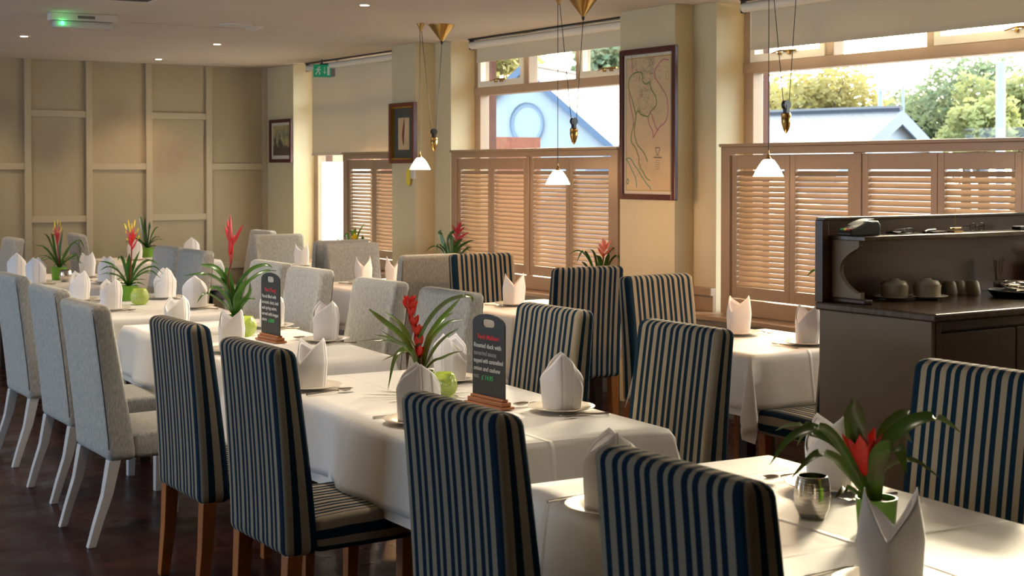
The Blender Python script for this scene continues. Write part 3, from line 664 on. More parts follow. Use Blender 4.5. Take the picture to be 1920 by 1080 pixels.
# nearest table plant
def fl0(r,base,d0):
    m=MB(); c=atd(1625,905,d0)-base; rr=random.Random(3)
    for (x,y,dz,w) in ((1615,792,.02,.030),(1578,812,-.03,.024),(1656,812,-.01,.030),(1596,797,.05,.024),(1640,800,.05,.026),(1612,815,-.06,.030),(1640,822,-.05,.028),(1592,822,-.04,.024),(1625,803,.0,.026),(1655,830,-.02,.022)):
        t=atd(x,y,d0+dz)-base; m_=atd((x+1620)/2,(y+900)/2-3,d0+dz*.7)-base; leaf(m,[c,m_,t],w*1.15,None,fold=.35)
    m.build('bracts',RED,r,sharp=70)
bromeliad(atz(1643,998,ZT),'red centred bromeliad in a green pot in the middle of the nearest table',
 [(L((1623,930),(1612,870),(1603,800),(1602,748)),-.04,-.052),(L((1610,925),(1590,860),(1555,812),(1527,802),(1480,823),(1442,873)),-.10,.030),
  (L((1613,920),(1592,865),(1557,827),(1513,813),(1493,837)),.06,.024),(L((1607,925),(1590,885),(1567,860),(1530,852),(1480,900)),-.16,.028),
  (L((1615,925),(1580,840),(1527,800),(1480,798),(1453,808)),.12,.018),(L((1630,925),(1640,880),(1663,830),(1707,793),(1757,783),(1803,812)),.05,.040),
  (L((1633,920),(1645,860),(1663,807),(1690,778),(1707,768)),.14,.036),(L((1640,925),(1645,880),(1657,845),(1683,843),(1700,888)),-.12,.050),
  (L((1640,925),(1650,895),(1670,873),(1713,863),(1767,900)),-.02,.020),(L((1600,930),(1590,915),(1580,920),(1566,933)),-.1,.018),
  (L((1625,925),(1615,880),(1600,850),(1590,830)),.1,.030),(L((1630,925),(1640,895),(1648,860),(1646,835)),.08,.034),(L((1633,925),(1650,860),(1690,812),(1710,830)),.15,.022)],
 flower=fl0,leafmat=LEAFB,pr=.049,ph=.085,group='bromeliads on the dining tables')
def fl1(r,base,d0):
    m=MB(); path=[(790,690),(786,640),(778,605),(771,585),(768,570)]; pp=[atd(x,y,d0)-base for x,y in path]
    s=MB(); s.tube(catmull(pp,4),.006,8); s.build('flower_stem',STEMR,r); rr=random.Random(5)
    for i,(x,y,k,sz) in enumerate([(787,665,4,14),(785,645,4,16),(782,625,4,18),(776,607,5,17),(771,590,6,17),(769,578,9,19),(768,570,8,15)]):
        c=atd(x,y+6,d0)-base
        for j in range(k):
            a=2*PI*j/k+i; dx=math.cos(a)*sz*(.62 if i<5 else .85); t=atd(x+dx,y-(14 if i<5 else 8)-rr.uniform(0,5)+(0 if i<5 else -5),d0+math.sin(a)*sz*.0016)-base; mid=(c+t)/2+(t-c).normalized()*0+Vector((0,0,-.002))
            leaf(m,[c,mid,t],.024 if i<4 else .015,None,fold=.4)
    m.build('bracts',RED,r,sharp=70)
bromeliad(atz(788,741,ZT),'bromeliad with an upright red star flower beside the duck menu board',
 [(L((787,687),(770,655),(750,627),(720,603),(692,580)),.05,-.026),(L((787,687),(778,660),(767,640),(750,607),(718,582)),.12,.024),(L((787,687),(787,640),(807,597),(837,567),(868,556),(884,558),(886,567)),-.05,.024),
  (L((790,687),(800,643),(820,607),(847,577),(866,556)),.10,.022),(L((793,687),(800,655),(813,630),(840,605),(872,598)),.04,.018),(L((797,687),(808,665),(820,647),(840,628),(862,615)),-.10,.015),
  (L((800,688),(812,678),(827,672),(850,662),(870,658)),-.14,.014),(L((783,687),(770,660),(753,647),(720,638),(667,640)),-.04,.018),(L((783,687),(770,662),(750,643),(725,632),(700,627)),.14,.013),
  (L((783,683),(772,660),(758,655),(740,673),(727,733)),-.18,.022),(L((787,683),(776,668),(762,650),(740,637),(712,618)),-.08,.018),(L((785,687),(775,670),(760,662),(735,668),(715,677)),.1,.012),(L((795,687),(806,640),(830,600),(850,585)),.16,.02)],
 flower=fl1,leafmat=LEAFB,pr=.055,group='bromeliads on the dining tables')
def fl2(r,base,d0):
    s=MB(); s.tube(catmull([atd(x,y,d0)-base for x,y in ((440,590),(430,540),(428,515),(434,488),(431,455))],5),.0045,8); s.build('flower_stem',STEMR,r)
    m=MB()
    for (x0,y0,x1,y1,dz,w) in ((431,462,432,402,0,.014),(432,458,422,424,.02,.011),(433,462,456,420,-.02,.011),(432,452,426,412,.02,.009),(430,478,436,446,-.01,.012),(432,485,429,452,.01,.010),(433,470,440,440,.02,.010),(431,495,437,465,0,.008)):
        spike(m,atd(x0,y0,d0)-base,atd(x1,y1,d0+dz)-base,w)
    m.build('bracts',RED,r,sharp=60)
bromeliad(atz(441,624,ZT),'bromeliad with a tall red spiked flower left of the smaller chalkboard',
 [(L((440,590),(432,542),(407,505),(377,496)),.05,-.034),(L((440,590),(425,542),(390,515),(342,517)),-.05,.030),(L((440,590),(425,560),(408,541),(397,540),(391,552)),-.15,.024),(L((437,590),(420,570),(392,551),(380,553),(368,570)),-.12,.018),
  (L((440,590),(445,540),(470,507),(497,497),(512,502)),.0,.030),(L((440,590),(457,540),(480,517),(500,508),(522,508)),.12,.024),(L((440,590),(450,570),(467,552),(469,527)),-.1,.026),(L((440,590),(460,565),(470,560),(480,562)),-.18,.018),
  (L((440,590),(432,540),(424,502)),.1,-.042),(L((442,590),(448,550),(452,524)),.08,-.040),(L((440,590),(443,560),(455,540),(462,520)),-.1,.034),(L((438,590),(428,570),(420,530),(412,520)),-.02,.030)],
 flower=fl2,leafmat=LEAF,group='bromeliads on the dining tables')
def guz(stalk,heads,wy=.007):
    def f(r,base,d0):
        s=MB(); s.tube(catmull([atd(x,y,d0)-base for x,y in stalk],4),.005,6); s.build('flower_stem',STEMR,r); m=MB(); y_=MB()
        for i,(x,y) in enumerate(heads):
            sx,sy=stalk[-1]; q=(i%4)/4; c=atd(sx,sy+14-q*22,d0)-base; t=atd(x,y,d0+(.02 if i%2 else -.02))-base; mid=c.lerp(t,.72); spike(m,c,mid+(mid-c)*.1,wy,0); spike(y_,mid,t,wy*.9,0)
        m.build('bracts',RED,r); y_.build('bract_tips',YEL,r)
    return f
bromeliad(atz(241,563,ZT),'bromeliad with red flower and yellow tips in the green pot beside the green glass bowl',
 [(L((241,540),(235,505),(227,482),(220,488)),-.05,.030),(L((241,540),(241,500),(243,474)),.05,.034),(L((241,540),(218,503),(200,492),(180,490)),.06,.016),(L((241,540),(226,513),(205,500),(186,508)),-.08,.018),(L((241,540),(226,520),(205,512),(185,516)),-.14,.014),
  (L((241,540),(258,503),(280,488),(302,500)),-.1,.020),(L((241,540),(262,510),(288,500),(307,515)),.05,.018),(L((241,540),(258,518),(282,508),(303,523)),-.16,.015),(L((241,540),(252,525),(275,524)),.1,.014),(L((241,540),(250,500),(262,470)),.1,.026),(L((241,540),(232,530),(220,535),(214,552)),-.15,.014)],
 flower=guz([(242,540),(246,490),(247,455)],[(240,411),(253,411),(260,427),(235,432),(262,440),(237,446),(247,418),(257,434),(243,424),(233,418)]),pr=.062,ph=.10,rand=6,rlen=.2,lw=.014,group='bromeliads on the dining tables')
bromeliad(atz(111,524,ZT),'bromeliad with orange yellow tipped flower next to the silver bowl, far left',
 [(L((111,503),(98,480),(82,463),(65,460)),.05,.018),(L((111,503),(100,470),(90,445),(81,437)),.0,.018),(L((111,503),(104,475),(98,440),(97,438)),.05,.018),(L((111,503),(112,470),(118,430)),.05,.024),(L((111,503),(125,470),(148,450),(160,470)),-.05,.016),(L((111,503),(125,475),(140,455),(165,485)),.1,.014),(L((111,503),(95,485),(80,485),(74,495)),-.1,.014),(L((111,503),(130,485),(145,480),(147,497)),-.1,.016)],
 flower=guz([(111,503),(109,470),(107,445)],[(102,412),(108,410),(114,415),(99,427),(116,424),(101,418),(112,432),(97,437)],.006),pr=.062,ph=.10,rand=8,rlen=.24,lw=.014,group='bromeliads on the dining tables')
bromeliad(atz(276,482,ZT),'flowerless bromeliad in a green pot on the table by the panelled wall',
 [(L((276,466),(268,435),(263,410),(262,408)),.0,.032),(L((276,466),(272,430),(272,407)),.05,.030),(L((276,466),(285,440),(292,428),(298,425)),-.05,.016),(L((276,466),(283,452),(292,444),(301,445)),.05,.016),(L((276,466),(262,450),(248,440),(233,428)),.05,.018),(L((276,466),(262,450),(242,446),(236,460)),-.1,.018),(L((276,466),(280,430),(280,415)),0,.026)],
 pr=.06,ph=.095,rand=6,rlen=.2,lw=.02,leafmat=LEAFD,group='bromeliads on the dining tables')
# window ledge plants
def ledge(px): r_=ray(px,430); return Vector((6.085,6.085*r_.y/r_.x,.685))
def wfl(pts,mat_,name='bracts',w=.020):
    def f(r,base,d0):
        m=MB(); 
        for (x0,y0,x1,y1,dz) in pts: c=atd(x0,y0,d0)-base; t=atd(x1,y1,d0+dz)-base; leaf(m,[c,(c+t)/2,t],w,None,fold=.4)
        m.build(name,mat_,r,sharp=70)
        x,y=pts[0][:2]; MB().tube(catmull([(0,0,.09),(atd(x,y,d0)-base)*.5+Vector((0,0,.03)),atd(x,y,d0)-base],4),.006,6).build('flower_stem',STEMR,r)
    return f
WG='bromeliads on the window ledge'
bromeliad(ledge(848),'dark red flowered bromeliad on the middle window ledge behind the grey chair',
 [(L((848,505),(835,470),(825,440),(827,430)),0,.050),(L((848,505),(840,450),(860,428),(872,420)),.02,.03),(L((848,505),(830,470),(812,462),(795,475)),-.03,.018),(L((848,505),(858,470),(875,455),(890,450)),-.05,.030),(L((848,505),(862,480),(882,462),(880,475)),.02,.026),(L((848,505),(848,460),(844,432)),-.06,.034),(L((848,505),(838,475),(822,458),(818,478)),-.1,.016),(L((848,505),(856,460),(868,448)),-.1,.034)],
 flower=wfl([(856,445,861,415,0),(857,440,872,425,.02),(857,440,848,422,-.02),(856,450,880,435,0),(857,448,847,436,.02),(857,438,866,414,-.03),(855,458,868,446,-.02),(855,460,848,448,.0)],DRED,w=.026),leafmat=LEAFD,group=WG,pr=.05)
bromeliad(ledge(1125),'pink flowered bromeliad on the middle window ledge below the map',
 [(L((1125,520),(1105,490),(1085,470),(1066,478)),.0,.018),(L((1125,520),(1105,485),(1092,472),(1080,495)),-.04,.022),(L((1125,520),(1115,480),(1105,466)),.0,.026),(L((1125,520),(1140,480),(1150,466),(1163,468)),.02,.018),(L((1125,520),(1145,490),(1160,480),(1163,500)),-.05,.022),(L((1125,520),(1125,490),(1118,478)),-.08,.034),(L((1125,520),(1138,490),(1142,474)),-.1,.032),(L((1125,520),(1100,500),(1090,490)),-.06,.02)],
 flower=wfl([(1132,475,1136,448,0),(1132,472,1146,450,.02),(1132,474,1122,455,-.02),(1133,480,1150,462,-.02),(1131,482,1120,464,.01),(1133,470,1130,446,-.02)],PINK,w=.026),leafmat=LEAFD,group=WG,pr=.05)
bromeliad(ledge(664),'yellow centred bromeliad against the bright frosted pane on the far window ledge',
 [(L((664,490),(655,460),(650,440),(642,447)),0,.034),(L((664,490),(672,440),(686,416)),0,.026),(L((664,490),(640,455),(620,445),(610,452)),.0,.012),(L((664,490),(675,460),(684,445)),0,.036),(L((664,490),(664,440),(668,428)),-.05,.042),(L((664,490),(650,460),(636,448),(628,470)),-.05,.014),(L((664,490),(678,455),(680,440)),-.07,.036),(L((664,490),(660,440),(654,432)),-.02,.032)],
 flower=wfl([(665,452,664,437,-.08),(665,450,669,440,-.09),(665,452,660,442,-.08)],YEL,w=.03),leafmat=LEAF,group=WG,pr=.05)
bromeliad(ledge(1556),'leafy plant on the right window ledge, mostly hidden by the sideboard',
 [(L((1560,600),(1550,540),(1530,508),(1512,518)),0,.026),(L((1560,600),(1545,580),(1532,568),(1531,578)),-.02,.020),(L((1560,600),(1550,575),(1542,560),(1545,570)),-.04,.022),(L((1560,600),(1575,540),(1590,520)),0,.026)],leafmat=LEAF,group=WG,pr=.05)
# ================================================================== CANDLE HOLDERS
def holder(base,kind,label,r_,h):
    o=empty('candle_holder',base,0,label,'candle holder','glass candle holders')
    if kind=='green': prof=[(.0,.003),(r_*.5,0),(r_*.82,h*.12),(r_,h*.42),(r_*.96,h*.66),(r_*.72,h*.93),(r_*.66,h),(r_*.62,h),(r_*.68,h*.92),(r_*.91,h*.64),(r_*.94,h*.42),(r_*.76,h*.15),(0,h*.07)]
    else: prof=[(0,0),(r_*.70,0),(r_*.72,.004),(r_*.92,h*.22),(r_,h*.5),(r_*.95,h*.78),(r_*.82,h*.98),(r_*.80,h),(r_*.77,h),(r_*.79,h*.96),(r_*.91,h*.78),(r_*.96,h*.5),(r_*.88,h*.24),(r_*.6,h*.06),(0,h*.05)]
    MB().lathe(prof,n=36).build('glass_bowl',CRACK if kind=='green' else MERC,o,sharp=70)
    MB().lathe([(0,h*.1),(.019,h*.1),(.019,h*.38),(0,h*.38)],n=16).build('candle',mat('green_wax',(.35,.55,.10),.5),o)
    return o
holder(atz(1523,968,ZT),'silver','ribbed silver mercury glass candle holder on the nearest table',.046,.103)
holder(atz(833,742,ZT),'green','crackled green glass globe between red flowered plant and duck menu board',.052,.09)
holder(atz(460,629,ZT),'green','crackled green glass globe between red spiked plant and smaller chalkboard',.060,.10)
holder(atz(262,571,ZT),'green','round green glass bowl beside the green pot with the yellow tipped flower',.060,.105)
holder(atz(123,528,ZT),'silver','silver glass bowl beside the far left green pot',.048,.09)
# ================================================================== CHALKBOARDS
def curve_mesh(fn):
    c=fn(); o=bpy.data.objects.new('tmp',c); COL.objects.link(o); dg=bpy.context.evaluated_depsgraph_get(); dg.update()
    me=bpy.data.meshes.new_from_object(o.evaluated_get(dg)); bpy.data.objects.remove(o); return me
def text_mesh(s,size,align='LEFT',shear=.12,ext=.0002,off=0):
    def f():
        c=bpy.data.curves.new('t','FONT'); c.body=s; c.size=size; c.align_x=align; c.shear=shear; c.extrude=ext; c.offset=off; c.resolution_u=3; return c
    return curve_mesh(f)
def poly2d(loops,ext):
    def f():
        c=bpy.data.curves.new('p','CURVE'); c.dimensions='2D'; c.fill_mode='BOTH'; c.extrude=ext
        for lp in loops:
            s=c.splines.new('POLY'); s.points.add(len(lp)-1); s.use_cyclic_u=True
            for p,(x,y) in zip(s.points,lp): p.co=(x,y,0,1)
        return c
    return curve_mesh(f)
def mobj(name,me,m_,parent,M):
    me.materials.clear(); me.materials.append(m_); me.transform(M); o=bpy.data.objects.new(name,me); COL.objects.link(o); o.parent=parent; return o
SLATE=mat('blackboard',(.016,.017,.016),.55,noise=(25,.3)); CHW=mat('white_chalk',(.62,.62,.60),.9); CHR=mat('red_chalk',(.65,.04,.05),.9); CHG=mat('green_chalk',(.05,.50,.12),.9); CHGR=mat('faint_chalk',(.30,.30,.29),.9)
BM=Matrix(((0,0,-1,0),(-1,0,0,0),(0,1,0,0),(0,0,0,1)))
def board(loc,rz,w,h,title,lines,price,label,colr=CHW):
    o=empty('chalkboard_menu',loc,R(rz),label,'menu board','table chalkboards')
    out=[(-w/2,0),(w/2,0),(w/2,h*.88)]
    for k in range(1,12): a=PI*k/12; out.append((w/2*math.cos(a)*1.0,h*.88+h*.11*math.sin(a)))
    out.append((-w/2,h*.88))
    hole=[]; hy=h*.885
    for k in range(20):
        a=2*PI*k/20; hole.append((w*.19*math.copysign(abs(math.cos(a))**.6,math.cos(a)),hy+h*.045*math.copysign(abs(math.sin(a))**.6,math.sin(a))))
    mobj('board',poly2d([out,hole],.003),SLATE,o,Matrix.Translation((0,0,.018))@BM)
    b=MB(); b.box(-.032,.032,-w/2-.016,w/2+.016,0,.010); b.box(-.022,.022,-w/2-.008,w/2+.008,.010,.026); b.box(-.014,.014,-w/2,w/2,.026,.036); b.build('wooden_base',mat('pine_wood',(.42,.15,.05),.4,noise=(10,.3,(1,.1,1))),o,smooth=False,bevel=.003)
    T=Matrix.Translation((-.0034,0,.018))@BM
    rr=random.Random(len(title))
    me=text_mesh("'"+title+"'",h*.075,'CENTER',.1,off=.0004); mobj('title',me,CHR,o,T@Matrix.Translation((0,h*.70,0)))
    y=h*.60; step=h*.088
    for i,s_ in enumerate(lines):
        sz=h*.072; wmax=w*.92; 
        me=text_mesh(s_,sz,'LEFT',.08,off=.0004); xs=[v.co.x for v in me.vertices]; k=min(1,wmax/(max(xs)-min(xs)))
        mobj('writing',me,CHW if i%3!=1 else colr,o,T@Matrix.Translation((-w*.46,y,0))@Matrix.Rotation(R(rr.uniform(-1,1.0)),4,'Z')@Matrix.Diagonal((k,1,1,1)))
        if i==len(lines)-1: xe=-w*.46+(max(xs)-min(xs))*k
        y-=step
    mobj('price',text_mesh(price,h*.075,'LEFT',.1,off=.0006),CHG,o,T@Matrix.Translation((xe+w*.08,y+step-h*.012,0)))
    return o
board((2.80,4.485,ZT),3,.205,.325,'Pedd Makham',['Roasted duck with','tamarind sauce,','topped with caramelised','onion and cashew','nut.'],'£ 14.95','black chalk menu board offering roasted duck, on the table nearer to us',CHGR)
board((2.93,6.79,ZT),3,.205,.335,'Paad Thong',['Parcel filled with','aromatic duck, leek','and spring onion,','served with longan','sauce.'],'£ 8.95','black chalk menu board on its wooden stand, the smaller looking one farther away',CHW)
# ================================================================== PENDANTS, CEILING
SHADE=mat('lit_white_glass_shade',(.95,.93,.88),.25,emis=((1.0,.80,.55),5))
def pendant(x,y,zl,zw,cx,label):
    r=empty('pendant_lamp',(x,y,CZ),0,label,'pendant lamp','rise and fall pendant lamps'); z=zl-CZ; wz=zw-CZ; dx=cx-x
    MB().lathe([(0,0),(.100,0),(.100,-.006),(.014,-.118),(.012,-.125),(0,-.125)],(dx,0,0),36).build('ceiling_cone',BRASS,r,sharp=40)
    MB().lathe([(.012,-.120),(.010,-.140),(.004,-.150),(0,-.150)],(dx,0,0),12).build('cord_grip',BLACK,r)
    MB().lathe([(0,0),(.029,0),(.029,-.004),(.004,-.062),(0,-.064)],(.0,0,0),24).build('small_ceiling_cone',BRASS,r,sharp=40)
    wx=dx*.62
    c=MB(); c.tube([(-.006,0,-.03),(-.006,0,z+.135)],.0022,6); c.tube([(.008,0,-.05),(wx-.02,0,wz+.02)],.0022,6); c.tube([(dx,0,-.14),(wx+.02,0,wz+.02)],.0022,6)
    c.build('cord',CORD,r)
    MB().lathe([(0,.008),(.022,.008),(.024,0),(.024,-.012),(.0,-.012)],(0,0,0),20)
    p=MB(); p.tube([(wx,-.012,wz+.012),(wx,.012,wz+.012)],.024,20); p.box(wx-.010,wx+.010,-.014,.014,wz-.045,wz+.012); p.build('pulley',BLACK,r)
    MB().lathe([(0,-.03),(.020,-.03),(.026,-.036),(.026,-.05),(.024,-.054),(.026,-.058),(.024,-.085),(.014,-.118),(.002,-.136),(0,-.137)],(wx,0,wz),24).build('counterweight',BRASS,r,sharp=40)
    MB().lathe([(0,.135),(.004,.135),(.005,.118),(.010,.112),(.008,.104),(.016,.092),(.017,.086),(0,.086)],(-.006,0,z),16).build('lamp_holder',BRASS,r)
    MB().lathe([(.018,.090),(.030,.084),(.046,.062),(.062,.036),(.078,.002),(.079,0),(.075,0),(.059,.036),(.043,.060),(.028,.080),(.018,.086)],(-.006,0,z),36).build('lamp_shade',SHADE,r,sharp=60)
    light('bulb','POINT',(-.006,0,z-.012),17,(1,.50,.20),r,shadow_soft_size=.035)
pendant(5.30,9.46,1.620,1.895,5.485,'brass rise and fall pendant lamp hanging beside the chilli picture, farthest of three')
pendant(5.17,7.45,1.526,1.915,5.36,'brass rise and fall pendant lamp hanging in front of the middle window shutters')
pendant(5.14,5.50,1.584,1.945,5.33,'pendant lamp nearest to us, hanging before the large right window')
LENS=mat('lit_downlight',(1,1,1),.5,emis=((1,.62,.28),40)); WHITEP=mat('white_plastic',(.62,.60,.58),.4)
def down(x,y,label,e=50,col=(1,.66,.36),ang=110):
    r=empty('downlight',(x,y,CZ),0,label,'ceiling light','recessed ceiling downlights')
    MB().lathe([(.030,-.006),(.046,-.007),(.052,-.003),(.053,0)],n=24).build('trim_ring',WHITEP,r); MB().lathe([(0,-.003),(.030,-.006)],n=20).build('lens',LENS,r)
    light('beam','SPOT',(0,0,-.012),e,col,r,spot_size=R(ang),spot_blend=.6,shadow_soft_size=.03)
down(3.05,12.1,'glowing recessed downlight at the left, near the emergency light'); down(4.80,13.88,'glowing recessed downlight closest to the panelled wall',42); down(4.66,11.95,'glowing recessed downlight in the middle of the ceiling, right of the others'); down(4.38,8.58,'glowing recessed downlight cut near the top edge of the picture')
down(2.95,13.88,'added fill downlight near the panelled wall, out of the picture',42); down(1.3,13.88,'added fill downlight farther left along the panelled wall, outside the view',36)  # unseen extra lamps, added for more light along the panelled wall
down(1.2,9.5,'added fill downlight over the far part of the aisle, outside the view'); down(1.2,6.0,'added fill downlight over the near part of the aisle, outside the view')  # two invented lamps out of view, put in to fill the aisle
for x,y,e_,t_ in ((2.70,2.6,14,'nearest table'),(2.72,5.0,110,'duck menu table'),(2.92,7.2,110,'smaller chalkboard table'),(3.0,8.75,70,'green bowl table')): down(x,y,'added fill downlight above the '+t_+', outside the view',e_,(1,.84,.64),78)  # made-up lamps above the frame, added to brighten the table tops
r=empty('emergency_light',(2.98,10.2,CZ),R(-3),'white emergency light unit with a glowing green dot on the ceiling','emergency light')
MB().box(-.235,.235,-.06,.06,-.052,0).build('housing',mat('cream_plastic',(.62,.58,.52),.4),r,smooth=False,bevel=.006); MB().box(-.215,.215,-.052,.052,-.105,-.052).build('diffuser',mat('milky_diffuser',(.52,.52,.50),.25),r,smooth=False,bevel=.022)
MB().box(-.05,.07,-.0615,-.06,-.038,-.018).build('label_plate',mat('grey_label',(.16,.14,.13),.5),r,smooth=False); MB().lathe([(0,.010),(.010,.004),(.012,-.006),(.008,-.014),(0,-.017)],(-.155,-.055,-.07),12).build('indicator_light',mat('green_led',(0,.5,.1),.4,emis=((.05,1,.25),9)),r); light('indicator_glow','POINT',(-.155,-.10,-.08),.12,(.1,1,.3),r,shadow_soft_size=.01)
GR=mat('vent_grille',(.09,.075,.07),.6)
def vent(x,y,a,b_,label):
    r=empty('ceiling_vent',(x,y,CZ),R(-3),label,'ceiling vent'); m=MB(); m.box(-a,a,-b_,-b_+.03,-.008,0).box(-a,a,b_-.03,b_,-.008,0).box(-a,-a+.03,-b_,b_,-.008,0).box(a-.03,a,-b_,b_,-.008,0); m.build('vent_frame',WHITEP,r,smooth=False)
    g=MB(); k=-b_+.04
    while k<b_-.035: g.box(-a+.03,a-.03,k,k+.012,-.006,0); k+=.022
    g.box(-a+.03,a-.03,-b_+.03,b_-.03,-.002,0); g.build('grille',GR,r,smooth=False)
vent(2.90,9.00,.22,.22,'dark ceiling vent grille cut by the top edge above the emergency light'); vent(3.13,13.5,.10,.06,'small dark ceiling vent at the left edge of the picture')
r=empty('smoke_detector',(4.30,10.3,CZ),0,'flat white smoke detector on the ceiling beside the second ceiling light','smoke detector')
MB().lathe([(0,-.035),(.045,-.034),(.055,-.022),(.075,-.016),(.085,-.012),(.085,0)],n=28).build('body',WHITEP,r); MB().lathe([(0,-.012),(.12,-.010),(.125,0)],(-.13,.0,0),28).build('back_plate',WHITEP,r)
# exit sign and twin spot
sg=atd(604,133,14.35); r=empty('exit_sign',sg,R(-18),'small green running man emergency exit sign under the ceiling at the far window','exit sign')
GS=mat('exit_green',(.0,.26,.12),.45,emis=((0,.5,.25),.12)); WS=mat('sign_white',(.8,.85,.8),.5)
MB().box(-.088,.088,-.008,.008,-.062,.062).build('sign_plate',GS,r,smooth=False)
m=MB(); y=-.0095
def q2(*p): m.add([(a,y,b) for a,b in p],[tuple(range(len(p)))])
q2((.050,-.042),(.074,-.042),(.074,.045),(.050,.045)); q2((.020,.040),(.026,.040),(.026,-.010),(.020,-.010)); q2((.010,-.008),(.036,-.008),(.023,-.034))
q2((-.038,.030),(-.022,.030),(-.022,.044),(-.038,.044)); q2((-.045,.026),(-.026,.024),(-.034,-.006),(-.052,-.002)); q2((-.050,0),(-.038,0),(-.058,-.040),(-.070,-.036)); q2((-.044,0),(-.032,-.002),(-.018,-.022),(-.024,-.042),(-.034,-.040),(-.030,-.022)); q2((-.066,.012),(-.046,.026),(-.044,.018),(-.062,.004)); q2((-.030,.022),(-.010,.008),(-.012,.002),(-.034,.014))
m.build('pictogram',WS,r,smooth=False)
MB().box(.088,.21,-.02,.05,-.055,.05).build('housing',mat('grey_casing',(.22,.20,.20),.5),r,smooth=False,bevel=.006)
MB().box(-.02,.18,.0,.03,.05,.075).tube([(0,.015,.07),(0,.015,.13)],.01,8).tube([(.15,.015,.07),(.15,.015,.13)],.01,8).build('bracket',BLACK,r)
# ================================================================== PICTURES
def frame(name,X,y0,y1,z0,z1,fw_,matl,label,depth_=.028):
    r=empty(name,(X,(y0+y1)/2,z0),0,label,'framed picture'); h=(y1-y0)/2; Z=z1-z0; b=MB()
    b.box(-depth_,0,-h,-h+fw_,0,Z).box(-depth_,0,h-fw_,h,0,Z).box(-depth_,0,-h+fw_,h-fw_,0,fw_).box(-depth_,0,-h+fw_,h-fw_,Z-fw_,Z); b.build('picture_frame',matl,r,smooth=False,bevel=.004); return r,h,Z
MAHOG=mat('mahogany',(.085,.016,.009),.3,noise=(12,.3)); PAPER=mat('old_paper',(.62,.47,.28),.6,noise=(7,.16)); PAPW=mat('cream_paper',(.62,.58,.48),.7)
r,h,Z=frame('framed_map',PX1,7.375,7.985,1.415,2.445,.038,MAHOG,'tall framed antique style map with coloured coast lines hanging on the pillar')
MB().box(-.010,-.004,-h+.036,h-.036,.036,Z-.036).build('mount',PAPW,r,smooth=False)
MB().box(-.0108,-.010,-h+.058,h-.058,.058,Z-.058).build('map_sheet',PAPER,r,smooth=False)
def mp(u,v,o=.0112):   # zoomed-photo pixels of the sheet (396x1080) -> sheet plane
    return (-o,h-(u-5)/(378-5)*2*h if False else h-2*h*(u-8)/368, Z-Z*(v-38-(376-u)*.066)/1010)
def strip(mb,pts,w,o=.0112,closed=False,jit=0,seed=1):
    rr=random.Random(seed); P=[]
    pts=[Vector(mp(*p,o)) for p in pts]; P=catmull(pts,5) if len(pts)>2 else pts
    if jit: P=[p+Vector((0,rr.uniform(-jit,jit),rr.uniform(-jit,jit))) for p in P]
    for a,b in zip(P,P[1:]):
        d=(b-a); 
        if d.length<1e-6: continue
        n_=Vector((0,-d.z,d.y)).normalized()*w/2; mb.add([a+n_,a-n_,b-n_,b+n_],[(0,1,2,3)])
grn=[(85,225),(65,260),(62,320),(80,380),(100,450),(110,510),(100,560),(82,620),(82,680),(110,720),(130,780),(135,830),(160,880),(185,920),(205,930)]
grn2=[(85,225),(110,212),(150,215),(155,270),(180,290),(200,280),(215,330),(240,370),(245,430),(220,460),(205,480),(190,505),(150,495),(120,470),(108,520),(105,560),(100,600),(105,650),(125,700),(165,750),(190,810)]
pnk=[(85,100),(85,210)]; pnk2=[(325,135),(290,130),(255,165),(235,210),(240,250),(275,310),(310,370),(320,450),(310,530),(270,570),(240,620),(225,645),(222,600),(200,560),(190,510)]
pnk3=[(62,350),(72,420),(85,480),(95,540),(90,570)]; pnk4=[(205,470),(225,520),(240,570),(262,600)]
sum_=[(45,795),(60,820),(85,870),(110,925),(118,985)]; sum2=[(40,800),(70,790),(100,830),(140,890),(180,950),(215,990)]; isl=[(55,930),(48,955),(58,965),(62,940),(55,930)]
GRL=mat('map_green',(.13,.20,.06),.7); PKL=mat('map_pink',(.42,.14,.18),.7); TEAL=mat('map_teal',(.12,.26,.20),.7); INK=mat('map_ink',(.14,.11,.07),.7); GOL=mat('map_gold',(.42,.27,.05),.7); PKF=mat('map_pale_wash',(.56,.38,.26),.7)
m=MB(); 
for i,(p,mt,nm) in enumerate([(grn,GRL,'green_coast'),(grn2,GRL,'green_border'),(pnk,PKL,'pink_border'),(pnk2,PKL,'pink_coast'),(pnk3,PKL,'pink_border'),(pnk4,PKL,'pink_border'),(sum_,TEAL,'teal_coast'),(sum2,TEAL,'teal_coast'),(isl,TEAL,'teal_island')]):
    m=MB(); strip(m,p,.0085,.0112+.0001*(i%3),jit=.0022,seed=i); m.build(nm,mt,r,smooth=False)
m=MB(); rr=random.Random(4)
for k in range(150):     # rivers and roads
    u,v=rr.uniform(90,240),rr.uniform(110,500); p=[(u,v)]
    if rr.random()<.3: p=[(rr.uniform(110,310),rr.uniform(90,250))]
    for j in range(4): p.append((p[-1][0]+rr.uniform(-14,14),p[-1][1]+rr.uniform(-20,24)))
    strip(m,p,.0013,.0111)
for k in range(30): u=130+rr.uniform(-10,60); v=780+rr.uniform(0,130); strip(m,[(u,v),(u+rr.uniform(-12,12),v+rr.uniform(5,25))],.0013,.0111)
strip(m,[(240,712),(268,712),(262,740),(253,756),(246,740),(240,712)],.006,.0112); strip(m,[(228,775),(280,775)],.008,.0112); strip(m,[(240,762),(268,762)],.004,.0112)
for k in range(5): strip(m,[(238,795+k*14),(268,795+k*14)],.0025,.0112)
m.build('map_detail',INK,r,smooth=False); m=MB()
strip(m,[(22,100),(22,1000)],.004,.0113); strip(m,[(338,62),(338,1012)],.004,.0113)
